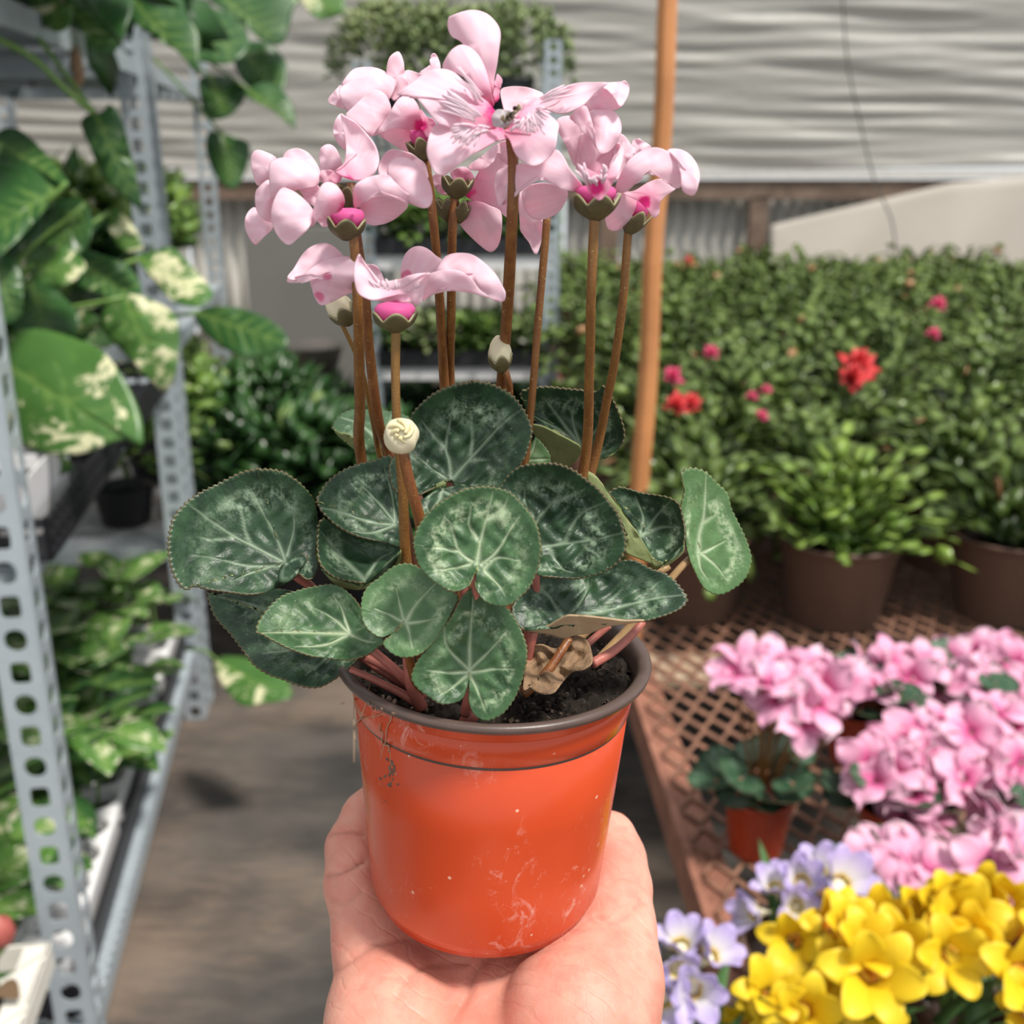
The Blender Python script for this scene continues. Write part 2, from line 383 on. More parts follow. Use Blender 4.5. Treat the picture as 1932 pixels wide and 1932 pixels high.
# draped sheet and cable before the wall
def drape(u, v):
    top = at(1455+u*620, np.interp(u, [0, .25, .55, 1], [425, 388, 345, 322]), YW-.12); bot = at(1455+u*620, 560+0*u, YW-.30)
    P = top*(1-v[..., None])+bot*v[..., None]; P[..., 1] += .03*np.sin(u*17+v*3)*(.3+v); return P
o = obj('draped_sheet', slab_grid('draped_sheet', 60, 14, drape, (0, .01, 0), CLOTH)); tag(o, 'beige sheet draped slantwise along the foot of the film wall', 'sheet')
cb = spline([at(x, y, YW-.42) for x, y in ((1585, -120), (1590, 0), (1600, 120), (1625, 240), (1650, 340), (1682, 415), (1690, 480))], 40)
tag(G().tube(cb, .0045, 8).obj('hanging_wire', WIRE, smooth=True), 'thin dark wire hanging down in front of the film wall', 'wire')

# ============================================================ bench with rusty expanded mesh
BZ = .60
bench = thing('mesh_bench', 'long rusty bench with expanded metal mesh top and red-brown rail', 'bench', (.21, 1.0, 0))
BX = lambda y: .262-.046*np.minimum(y, 1.9)
def zig(g_verts, x0, x1, y0, y1, cx, cy, w, h, z, shear=None):
    """expanded metal: rows of zigzag strands meeting at their knuckles"""
    ny = int(round((y1-y0)/cy)); nx = int(round((x1-x0)/cx))*2
    Vs, Fs = [], []; n0 = 0
    for j in range(ny):
        xs = x0+np.arange(nx+1)*cx/2; ys = y0+cy*(j+.5)+cy*.42*(1-2*((np.arange(nx+1)+j) % 2))
        ys = ys + 0
        s = np.array([[-w/2, -h/2], [w/2, -h*.1], [w/2, h/2], [-w/2, h*.1]])
        P = np.stack([np.repeat(xs, 4), np.repeat(ys, 4)+np.tile(s[:, 0], nx+1), z+np.tile(s[:, 1], nx+1)], 1)
        k = np.arange(nx)[:, None]*4
        for a in range(4):
            b = (a+1) % 4; Fs.append(np.concatenate([k+a, k+b, k+4+b, k+4+a], 1)+n0)
        Vs.append(P); n0 += len(P)
    return np.concatenate(Vs), np.concatenate(Fs)
V, F = zig(None, 0, 2.55, .70, 5.75, .036, .034, .0075, .006, BZ-.004)
V[:, 0] += BX(V[:, 1])+.01
dk = obj('mesh_deck', mesh('mesh_deck', V, F, RUST, smooth=False), bench); dk['kind'] = 'stuff'
yy = [.62, 5.8]
for ya, yb in ((.62, 1.9), (1.9, 5.8)):
    gg = G().bar((BX(ya), ya, BZ-.03), (BX(yb), yb, BZ-.03), .010, .06); gg.bar((BX(ya)+.022, ya, BZ-.012), (BX(yb)+.022, yb, BZ-.012), .042, .008)
    gg.obj('side_rail', RAIL, bench)
for y, m, wd in ((1.635, SAND, .095), (.66, RAIL, .05), (3.2, RUST, .06), (4.6, RUST, .06), (5.75, RAIL, .05)):
    G().box((1.3+BX(y), y, BZ-.017), (2.56, wd, .016)).obj('cross_bar', m, bench)
for y in (.7, 2.2, 3.7, 5.6):
    for dx in (.03, 2.5): G().box((BX(y)+dx, y, BZ/2-.03), (.05, .05, BZ-.06)).obj('leg', RAIL, bench)
# orange wooden stake tied to the bench
pb = atz(1191, 1200, BZ); pm = at(1208, 920, pb[1]-.02); pt = at(1262, 0, pb[1]-.05); pt = pt+(pt-pm)*.3
pts = spline([pb, pm, pt], 24)
V, Fq = tube_vf([p+np.array([.002*math.sin(i*.9), .002*math.cos(i*1.3), 0]) for i, p in enumerate(pts)], np.interp(np.linspace(0, 1, 24), [0, 1], [.0165, .0135]), 8)
tag(G().add(V, Fq).obj('wooden_stake', STAKE), 'tall slim orange-brown wooden stake standing on the bench edge behind the held plant', 'stake')

# ============================================================ left shelving of perforated angle
RN = np.array([-.585, 1.236]); RE = np.array([-.156, .988]); RL = np.array([-.988, -.156])
def rk(s, l, z): return np.array([*(RN+RE*s+RL*l), z])
def perf(width, length, pitch, hole, th, rounded=16):
    """plate in x (width) and z (length) with a row of holes, alternately round and slotted"""
    V, F = [], []; n0 = 0; k = int(length/pitch); a = (np.arange(rounded)+.5)*2*pi/rounded
    for c in range(k):
        zc = (c+.5)*pitch
        ex = 6 if c % 2 else 2.3
        ca, sa = np.cos(a), np.sin(a)
        rr = hole/((np.abs(ca))**ex+(np.abs(sa))**ex)**(1/ex)
        hx, hz = rr*ca*(.82 if c % 2 else .92), rr*sa
        m = np.maximum(np.abs(ca)/(width/2), np.abs(sa)/(pitch/2)); ox, oz = ca/m, sa/m
        # keep rectangle corners exact
        for q in range(rounded):
            if abs(abs(ca[q])/(width/2)-abs(sa[q])/(pitch/2)) < 1e-9: pass
        P = []
        for y in (0, th):
            P.append(np.stack([hx, np.full(rounded, y), zc+hz], 1)); P.append(np.stack([ox, np.full(rounded, y), zc+oz], 1))
        P = np.concatenate(P); r = rounded
        for q in range(r):
            w = (q+1) % r
            F += [[n0+q, n0+r+q, n0+r+w, n0+w], [n0+2*r+q, n0+2*r+w, n0+3*r+w, n0+3*r+q], [n0+q, n0+w, n0+2*r+w, n0+2*r+q], [n0+r+q, n0+3*r+q, n0+3*r+w, n0+r+w]]
        V.append(P); n0 += len(P)
    return np.concatenate(V), F
def post_mesh(name, h, pitch=.0445, w=.052):
    g = G(); V, F = perf(w, h, pitch, .0145, .0025, 20)
    hh = int(h/pitch)*pitch
    V1 = V.copy(); V1[:, 0] += -w/2; g.add(V1, F)                      # flange facing the aisle end
    V2 = np.stack([V[:, 1]-.0025, V[:, 0]+w/2, V[:, 2]], 1); g.add(V2, F)    # flange running back
    for x, y in ((-w+.001, .0012), (-.0015, w-.001)): g.box((x, y, hh/2), (.003, .003, hh))
    g.box((-.0012, .0012, hh/2), (.003, .003, hh))
    return mesh(name, np.concatenate(g.V), g.F, GALV, smooth=False)
ANG = math.atan2(RE[1], RE[0])-pi/2
PM = post_mesh('post', 1.96)
def add_post(parent, s, l, mirror=False):
    o = bpy.data.objects.new('post', PM); COL.objects.link(o); o.parent = parent
    p = rk(s, l, 0)-ORG[parent]; o.location = p; o.rotation_euler = (0, 0, ANG+(pi/2 if mirror else 0)); return o
def shelf(parent, s0, s1, l0, l1, z, mat=GALV, deck=GALV, cell=(.03, .013), cw=.004, rail=.036):
    for l in (l0, l1):
        gq = G().bar(rk(s0, l, z-rail/2), rk(s1, l, z-rail/2), .004, rail); gq.bar(rk(s0, l+(.015 if l == l0 else -.015), z-.002), rk(s1, l+(.015 if l == l0 else -.015), z-.002), .03, .004)
        gq.obj('shelf_rail', mat, parent)
    for s in (s0, s1): G().bar(rk(s, l0, z-rail/2), rk(s, l1, z-rail/2), .004, rail).obj('end_rail', mat, parent)
    V, F = zig(None, 0, l1-l0, s0, s1, cell[0], cell[1], cw, .003, z)
    W = np.stack([RN[0]+RE[0]*V[:, 1]+RL[0]*(V[:, 0]+l0), RN[1]+RE[1]*V[:, 1]+RL[1]*(V[:, 0]+l0), V[:, 2]], 1)
    d = obj('mesh_shelf', mesh('mesh_shelf', W, F, deck, smooth=False), parent); d['kind'] = 'stuff'
rackB = thing('shelving_rack', 'galvanised perforated-angle rack with three shelves, nearest at left of the aisle', 'rack', rk(0, 0, 0))
for s, l in ((0, 0), (1.30, 0)): add_post(rackB, s, l)
for s, l in ((0, .62), (1.30, .62)): add_post(rackB, s, l)
for z in (.20, .90, 1.58): shelf(rackB, .03, 1.30, .012, .61, z, rail=.036 if z != .90 else .024)
rackC = thing('shelving_rack', 'second galvanised rack farther down the left side of the aisle', 'rack', rk(1.37, 0, 0))
for s, l in ((1.375, -.006), (2.66, 0), (1.375, .62), (2.66, .62)): add_post(rackC, s, l)
for z in (.44, .95, 1.58): shelf(rackC, 1.40, 2.66, .012, .61, z)
rackA = thing('shelving_rack', 'white coated mesh shelf at the lower left corner beside the near post', 'rack', rk(-.06, 0, 0))
for s, l in ((-1.1, 0), (-.10, .64), (-1.1, .64)): add_post(rackA, s, l)
shelf(rackA, -1.1, -.07, .02, .62, .43, CREAMW, CREAMW, (.085, .048), .009)
# second rack across the back of the aisle
rackD = thing('shelving_rack', 'grey rack with black trays standing across the end of the aisle', 'rack', at(880, 600, 3.75)*np.array([1, 1, 0]))
xl, xr = at(702, 600, 3.7)[0], at(1040, 500, 3.7)[0]
for x in (xl, xr):
    for y in (3.68, 4.18):
        o = bpy.data.objects.new('post', PM); COL.objects.link(o); o.parent = rackD
        o.location = np.array([x+.025, y, 0])-ORG[rackD]; o.scale = (1, 1, .845 if x < 0 else .875)
DZ = (.69, 1.06, 1.50)
for z in DZ:
    for y in (3.70, 4.20): G().box(((xl+xr)/2, y, z-.02), (xr-xl, .03, .045)).obj('shelf_rail', WHITE if z < 1.4 else GALV, rackD)
    G().box(((xl+xr)/2, 3.95, z-.002), (xr-xl, .5, .006)).obj('shelf_board', GALV, rackD)

# ============================================================ trays
def ptray_mesh(nx, ny, pitch, hole, mat, name):
    g = G(); r = 20; a = np.arange(r)*2*pi/r+pi/r; ca, sa = np.cos(a), np.sin(a)
    m = np.maximum(np.abs(ca), np.abs(sa))/(pitch/2)
    for i in range(nx):
        for j in range(ny):
            c = np.array([(i+.5)*pitch, (j+.5)*pitch])
            ring = lambda rad, z: np.stack([c[0]+rad*ca, c[1]+rad*sa, np.full(r, z)], 1)
            O = np.stack([c[0]+ca/m, c[1]+sa/m, np.zeros(r)], 1)
            R = [O, ring(hole*1.12, .004), ring(hole, .0), ring(hole*.85, -.03)]
            P = np.concatenate(R); F = []
            for k in range(3):
                for q in range(r): F.append([k*r+q, k*r+(q+1) % r, (k+1)*r+(q+1) % r, (k+1)*r+q])
            g.add(P, F)
    W, L = nx*pitch, ny*pitch
    for c, d in (((W/2, 0, -.02), (W, .006, .04)), ((W/2, L, -.02), (W, .006, .04)), ((0, L/2, -.02), (.006, L, .04)), ((W, L/2, -.02), (.006, L, .04))): g.box(c, d)
    return g.mesh(name, mat)
TW = ptray_mesh(4, 5, .082, .034, WHITE, 'tray_top')
def soil_mesh(nx, ny, pitch, hole):
    g = G(); r = 16; a = np.arange(r)*2*pi/r
    for i in range(nx):
        for j in range(ny):
            c = ((i+.5)*pitch, (j+.5)*pitch, -.022)
            V = np.concatenate([[[*c]], np.stack([c[0]+hole*.86*np.cos(a), c[1]+hole*.86*np.sin(a), np.full(r, c[2])], 1), np.stack([c[0]+hole*.6*np.cos(a), c[1]+hole*.6*np.sin(a), np.full(r, -.06)], 1)])
            g.add(V, [[0, 1+q, 1+(q+1) % r] for q in range(r)]+[[1+q, 1+r+q, 1+r+(q+1) % r, 1+(q+1) % r] for q in range(r)])
    return g.mesh('soil', SOIL, True)
TS = soil_mesh(4, 5, .082, .034)
lab3 = ('white plant tray with round holes on the lowest shelf nearest the perforated post', 'white plant tray with round holes in the middle of the lowest shelf', 'white plant tray with round holes at the far end of the lowest shelf')
for k in range(3):
    t = thing('plant_tray', lab3[k], 'tray', rk(.06+.415*k, .05, .27), ANG+pi/2, 'white trays on the lowest shelf')
    for nm, m in (('tray_top', TW), ('soil', TS)):
        o = obj(nm, m, t, False); 
    gq = G(); W, L = .082*4, .41
    # black carrier under it
    for c, d in (((W/2, L/2, -.066), (W+.03, L+.004, .008)), ((W/2, -.001, -.045), (W+.03, .005, .05)), ((W/2, L+.001, -.045), (W+.03, .005, .05)), ((-.016, L/2, -.04), (.005, L, .06)), ((W+.016, L/2, -.04), (.005, L, .06))): gq.box(c, d)
    gq.obj('black_carrier', BLACK, t, False, False)
    t.rotation_euler = (0, 0, ANG)
    t.matrix_world = Matrix(((RL[0], RE[0], 0, ORG[t][0]), (RL[1], RE[1], 0, ORG[t][1]), (0, 0, 1, ORG[t][2]), (0, 0, 0, 1)))
# black lattice crate on the middle shelf
def crate(s0, l0, z, W, L, H, label):
    t = thing('lattice_crate', label, 'crate', rk(s0, l0, z))
    def P(x, y, h): return rk(s0+y, l0+x, z+h)
    for side in range(4):
        g = G()
        A, B = [((0, 0), (0, L)), ((W, 0), (W, L)), ((0, 0), (W, 0)), ((0, L), (W, L))][side]
        n = int((L if side < 2 else W)/.03)
        for h in (.004, H*.5, H-.006): g.bar(P(*A, h), P(*B, h), .006, .012)
        for k in range(n+1):
            f = k/n; q = (A[0]+(B[0]-A[0])*f, A[1]+(B[1]-A[1])*f)
            g.bar(P(*q, 0), P(*q, H), .006, .008, up=(RE[0], RE[1], 0))
        g.obj('side_lattice', BLACK, t)
    g = G().add([P(0, 0, .003), P(W, 0, .003), P(W, L, .003), P(0, L, .003), P(0, 0, .009), P(W, 0, .009), P(W, L, .009), P(0, L, .009)], [[3, 2, 1, 0], [4, 5, 6, 7], [0, 1, 5, 4], [1, 2, 6, 5], [2, 3, 7, 6], [3, 0, 4, 7]])
    g.obj('crate_floor', BLACK, t); return t
crate(.06, -.012, .905, .30, .50, .055, 'black lattice crate on the middle shelf of the near rack')
crate(.62, -.012, .905, .30, .50, .055, 'black lattice crate farther along the middle shelf')
# white square pots inside the crate
def sqpot(s, l, z, w, h, label):
    t = thing('square_pot', label, 'pot', rk(s, l, z), 0, 'white square pots in the black crate')
    g = G(); R = np.stack([[*RL, 0], [*RE, 0], [0, 0, 1]], 1)
    def q(a, hh): return [rk(s+y*a, l+x*a, z+hh) for x, y in ((-.5, -.5), (.5, -.5), (.5, .5), (-.5, .5))]
    V = q(w*.8, 0)+q(w, h)+q(w*.94, h)+q(w*.9, h*.8)
    g.add(V, [[3, 2, 1, 0]]+[[4*k+i, 4*k+(i+1) % 4, 4*k+4+(i+1) % 4, 4*k+4+i] for k in range(3) for i in range(4)])
    g.obj('pot_body', WHITE, t)
    G().add(q(w*.9, h*.8), [[0, 1, 2, 3]]).obj('soil', SOIL, t)
sqpot(.125, .055, .918, .105, .095, 'white square pot at the near end of the black crate'); sqpot(.245, .055, .918, .105, .105, 'white square pot second from the near end of the black crate')
sqpot(.72, .06, .918, .10, .085, 'white square pot in the farther black crate')
# ============================================================ generic foliage
def nrm(a): return a/(np.linalg.norm(a, axis=-1, keepdims=True)+1e-9)
def lenses(B, D, N, L, W, tint, prof=((.22, .40), (.62, .50)), fold=.10, droop=.10):
    """many thin leaf blades: 6 rim points, raised midrib above and below, 12 triangles each"""
    B, D, N = (np.asarray(a, float) for a in (B, D, N)); D = nrm(D); S = nrm(np.cross(D, N)); N = np.cross(S, D)
    L = np.broadcast_to(L, (len(B),))[:, None]; W = np.broadcast_to(W, (len(B),))[:, None]
    (u1, w1), (u2, w2) = prof
    dr = lambda u: -N*(droop*L*u*u)
    p = [B, B+D*L*u1+S*W*w1+dr(u1), B+D*L*u2+S*W*w2+dr(u2), B+D*L+dr(1), B+D*L*u2-S*W*w2+dr(u2), B+D*L*u1-S*W*w1+dr(u1)]
    c = B+D*L*.45+dr(.45)
    p += [c-N*W*fold, c-N*(W*fold+.0012)]
    V = np.stack(p, 1)
    F = np.array([[i, (i+1) % 6, 6] for i in range(6)]+[[(i+1) % 6, i, 7] for i in range(6)])
    F = (F[None]+np.arange(len(B))[:, None, None]*8).reshape(-1, 3)
    return V.reshape(-1, 3), F, np.repeat(np.broadcast_to(tint, (len(B),)), 8)
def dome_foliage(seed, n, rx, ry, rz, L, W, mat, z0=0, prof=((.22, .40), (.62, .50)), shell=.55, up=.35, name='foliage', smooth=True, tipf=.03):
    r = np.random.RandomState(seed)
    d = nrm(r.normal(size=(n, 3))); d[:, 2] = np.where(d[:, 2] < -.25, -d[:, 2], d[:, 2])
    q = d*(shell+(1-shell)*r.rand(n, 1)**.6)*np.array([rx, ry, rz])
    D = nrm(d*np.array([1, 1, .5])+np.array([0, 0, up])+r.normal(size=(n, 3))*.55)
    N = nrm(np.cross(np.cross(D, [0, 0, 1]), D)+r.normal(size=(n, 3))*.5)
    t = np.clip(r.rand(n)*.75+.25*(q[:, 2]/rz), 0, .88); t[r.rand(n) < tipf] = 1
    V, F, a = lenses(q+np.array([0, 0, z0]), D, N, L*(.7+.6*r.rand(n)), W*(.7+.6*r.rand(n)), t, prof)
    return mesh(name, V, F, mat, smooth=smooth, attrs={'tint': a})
def lathe_mesh(name, prof, mat, n=40):
    V, F = lathe_vf(prof, n); return mesh(name, V, F, mat, smooth=True)
def potmesh(name, r1, r0, h, mat, lip=.004):
    return lathe_mesh(name, [(0, 0), (r0*.96, 0), (r0, .003), (r1*.955, h*.86), (r1*.965, h*.865), (r1*.985, h*.97), (r1+lip, h*.972), (r1+lip, h), (r1, h+.001), (r1*.95, h*.985), (r1*.92, h*.80), (r1*.90, h*.70), (0, h*.705)], mat)

# ---- flowering cacti in brown pots over the far part of the bench
CPOT = potmesh('pot', .106, .080, .155, BPOT)
CSOIL = lathe_mesh('soil', [(.098, .112), (.05, .118), (0, .12)], SOIL, 24)
def cactus_foliage(seed, mat, nst=64, seg=(3, 6), R=.19):
    r = np.random.RandomState(seed); B, D, N, Ls, T = [], [], [], [], []
    for k in range(nst):
        az = r.rand()*2*pi; el = r.uniform(.25, 1.5); p = np.array([.05*math.cos(az)*r.rand(), .05*math.sin(az)*r.rand(), .13])
        d = np.array([math.cos(az)*math.cos(el), math.sin(az)*math.cos(el), math.sin(el)]); ns = r.randint(*seg)
        for s in range(ns):
            L = r.uniform(.038, .058); side = nrm(np.cross(d, [0, 0, 1])+1e-3); nn = np.cross(side, d)+r.normal(size=3)*.35
            B.append(p); D.append(d); N.append(nn); Ls.append(L); tt = .15+.7*s/ns*r.uniform(.5, 1.1)
            T.append(.97 if (s == ns-1 and r.rand() < .05) else min(tt, .88))
            p = p+d*L*.93; d = nrm(d+np.array([math.cos(az), math.sin(az), 0])*r.uniform(0, .28)+np.array([0, 0, -.20*s])+r.normal(size=3)*.16)
            if r.rand() < .45 and s > 0:
                az2 = az+r.choice([-1, 1])*r.uniform(.5, 1.2); d2 = nrm(d+.8*np.array([math.cos(az2), math.sin(az2), .3]))
                B.append(p); D.append(d2); N.append(nn+r.normal(size=3)*.4); Ls.append(L*.9); T.append(min(tt+.1, .88))
    V, F, a = lenses(np.array(B), np.array(D), np.array(N), np.array(Ls), np.array(Ls)*.60, np.array(T), ((.20, .44), (.74, .50)), .07, .05)
    return mesh('foliage', V, F, mat, smooth=False, attrs={'tint': a})
CF = [cactus_foliage(10+k, CACT) for k in range(5)]+[cactus_foliage(30, CACT_Y, 80, (2, 5))]
cacti = []
def cactus(x, y, k, label, grp, rz, s=1.0):
    t = thing('christmas_cactus', label, 'potted cactus', (x, y, BZ), rz, grp)
    obj('pot', CPOT, t, False); obj('soil', CSOIL, t, False)
    f = obj('foliage', CF[k], t, False); f['kind'] = 'stuff'; f.scale = (s, s, s*1.05)
    cacti.append(t); return t
front = [(.32, 1.845, 'leafy cactus in brown pot at the bench edge beside the wooden stake'), (.575, 1.815, 'yellow-green leafy cactus in brown pot, middle of the front row'), (.885, 1.835, 'leafy cactus in large brown pot at right end of the front row')]
for i, (x, y, l) in enumerate(front): cactus(x, y, 5 if i == 1 else i, l, 'potted cacti on the mesh bench', 1.3*i)
for j in range(14):
    y = 2.10+.262*j
    n = int((.50*y*1.0+.25)/.262)+2
    for i in range(n):
        x = .36+.265*i+(.13 if j % 2 else 0)-.046*(y-1.8)*.6
        if x > 2.5: continue
        cactus(x+rnd.uniform(-.02, .02), y+rnd.uniform(-.02, .02), rnd.randrange(5), ('green leafy cactus in brown pot, second row behind the front pots', 'green leafy cactus in brown pot, third row of the bench')[j] if j < 2 else ('green leafy cactus in the crowded middle rows of the bench' if j < 8 else 'green leafy cactus in the farthest rows below the film wall'), 'potted cacti on the mesh bench', rnd.uniform(0, 6.28), rnd.uniform(.94, 1.06))
def petal_burst(c, r0, n, mat, name, parent, seed, axis=(0, -.5, .8)):
    r = np.random.RandomState(seed); ax = nrm(np.array(axis)); u = nrm(np.cross(ax, [1, .2, 0])); w = np.cross(ax, u)
    a = np.arange(n)*2.4; f = np.linspace(.2, 1, n)[:, None]
    D = nrm(ax*(1.15-f)+(np.cos(a)[:, None]*u+np.sin(a)[:, None]*w)*f)
    V, F, t = lenses(np.repeat(np.asarray(c)[None], n, 0), D, np.repeat(ax[None], n, 0)+.01, r0*(.8+.4*r.rand(n)), r0*.5, .5)
    return obj(name, mesh(name, V, F, mat, attrs={'tint': t}), parent)
for i, (px, py, z, s, m) in enumerate(((1615, 698, .93, .055, REDF), (1606, 715, .92, .040, REDF), (1300, 765, .92, .030, REDF), (1274, 768, .92, .032, REDF), (1268, 714, .95, .027, PINKF), (1340, 668, .95, .024, PINKF), (1768, 577, .97, .030, PINKF), (1760, 632, .96, .022, PINKF), (1445, 738, .95, .014, PINKF), (1418, 748, .95, .014, PINKF), (1299, 494, .99, .024, REDF), (1437, 786, .93, .014, PINKF))):
    p = atz(px, py, z); par = min(cacti, key=lambda o: (o.location.x-p[0])**2+(o.location.y-p[1])**2)
    loc = Matrix.Rotation(-par.rotation_euler.z, 3, 'Z') @ (Vector(p)-par.location); ORG_s = ORG[par]; ORG[par] = np.zeros(3)
    petal_burst(np.array(loc), s, 14, m, 'flower', par, i, tuple(Matrix.Rotation(-par.rotation_euler.z, 3, 'Z') @ Vector((0, -.6, .7)))); ORG[par] = ORG_s

# ---- plants on the far rack and beyond it
def shelf_plant(name, label, cat, loc, m_f, potr=.06, poth=.09, pot=BLACK, grp=None, s=1.0, soil=True):
    t = thing(name, label, cat, loc, rnd.uniform(0, 6), grp)
    obj('pot', potmesh('pot', potr, potr*.78, poth, pot), t, False)
    f = obj('foliage', m_f, t, False); f['kind'] = 'stuff'; f.scale = (s, s, s); f.location = (0, 0, poth*.9); return t
for i, (px, rr) in enumerate(((745, .22), (850, .24), (960, .22))):
    c = at(px, 165, 3.95); 
    shelf_plant('variegated_bush', ['rounded variegated bush at left on top of the far rack', 'rounded variegated bush in the middle on top of the far rack', 'rounded variegated bush at right on top of the far rack'][i], 'bush', (c[0], 3.95, DZ[2]+.004), dome_foliage(50+i, 900, rr, .22, .185, .035, .022, BUSHP, .06), .09, .11, BLACK, 'bushes on the far rack')
for zi, (z, yrow) in enumerate(((DZ[0], 3.80), (DZ[1], 3.80))):
    tr = thing('seed_tray', ['black seed tray on the lower shelf of the far rack', 'black seed tray on the upper shelf of the far rack'][zi], 'tray', ((xl+xr)/2, 3.80, z+.002))
    gq = G(); W, L = (xr-xl)*.93, .24
    for c, d in (((0, 0, .004), (W, L, .006)), ((0, -L/2, .028), (W, .006, .056)), ((0, L/2, .028), (W, .006, .056)), ((-W/2, 0, .028), (.006, L, .056)), ((W/2, 0, .028), (.006, L, .056))): gq.box(c, d)
    gq.obj('tray_body', BLACK, tr, False, False)
    G().box((0, 0, .025), (W-.01, L-.01, .03)).obj('soil', SOIL, tr, False, False)
    fm = [dome_foliage(70+zi*7+k, 130, .075, .075, .085+.02*zi, .05, .030, (BUSHM, BUSHP, BUSHM)[k] if not zi else BUSHM, .045, name='foliage') for k in range(3)]
    for i in range(5):
        for jj in range(2):
            t = thing('seedling', ('seedling with green leaves in the lower tray of the far rack', 'seedling with green leaves in the upper tray of the far rack')[zi], 'seedling', (xl+(xr-xl)*(i+.5)/5, 3.75+.1*jj, z+.035), rnd.uniform(0, 6), 'seedlings on the far rack')
            f = obj('foliage', fm[(i+jj) % 3], t, False); f['kind'] = 'stuff'
            s = obj('stem', TSTEM, t, False) if 'TSTEM' in globals() else G().tube([(0, 0, -.01), (0, 0, .03), (.004, 0, .06)], .004, 6).obj('stem', VINE, t, True, False)
            globals().setdefault('TSTEM', s.data)
# grey panel and hanging pot behind the rack, dark plants under it
o = G().box((at(600, 560, 5.0)[0], 5.0, .53), (.62, .05, 1.06)).obj('grey_board', GREYW); tag(o, 'plain grey board standing behind the far rack', 'board')
c = at(590, 655, 4.4); t = thing('planter', 'round grey planter on a stand in front of the grey board', 'planter', (c[0], 4.4, 0))
Rp = .12; obj('planter_bowl', lathe_mesh('planter_bowl', [(0, c[2]-.12), (Rp*.7, c[2]-.12), (Rp, c[2]), (Rp*1.08, c[2]+.01), (Rp*.96, c[2]+.012), (Rp*.85, c[2]-.02), (0, c[2]-.02)], TERRA), t, False)
G().box((0, 0, (c[2]-.12)/2), (.07, .07, c[2]-.12)).obj('stand', WOOD, t, False, False)
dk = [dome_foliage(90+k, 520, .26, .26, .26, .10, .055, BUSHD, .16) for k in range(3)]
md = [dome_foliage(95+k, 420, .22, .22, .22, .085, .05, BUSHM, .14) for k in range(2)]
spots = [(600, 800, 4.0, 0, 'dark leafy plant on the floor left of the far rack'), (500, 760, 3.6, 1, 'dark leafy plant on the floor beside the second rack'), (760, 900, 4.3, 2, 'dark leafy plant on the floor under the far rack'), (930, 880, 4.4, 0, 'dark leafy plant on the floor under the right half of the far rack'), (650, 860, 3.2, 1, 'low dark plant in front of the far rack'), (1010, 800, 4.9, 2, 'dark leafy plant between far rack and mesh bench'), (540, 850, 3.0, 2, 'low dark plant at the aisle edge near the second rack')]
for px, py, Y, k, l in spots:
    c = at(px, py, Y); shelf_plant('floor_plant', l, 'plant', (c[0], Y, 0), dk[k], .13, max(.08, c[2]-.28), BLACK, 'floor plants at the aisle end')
for i, (s, l, z, k) in enumerate(((1.6, .2, .445, 0), (2.0, .18, .445, 1), (2.4, .22, .445, 0), (1.65, .25, .955, 1), (2.05, .22, .955, 0), (2.45, .25, .955, 1))):
    shelf_plant('leafy_plant', ['bright green plant at the near end of the second rack low shelf', 'bright green plant in the middle of the second rack low shelf', 'bright green plant at the far end of the second rack low shelf', 'green plant at the near end of the second rack middle shelf', 'green plant in the middle of the second rack middle shelf', 'green plant at the far end of the second rack middle shelf'][i], 'plant', tuple(rk(s, l, z)), md[k], .08, .10, BLACK, 'plants on the second rack', .8)

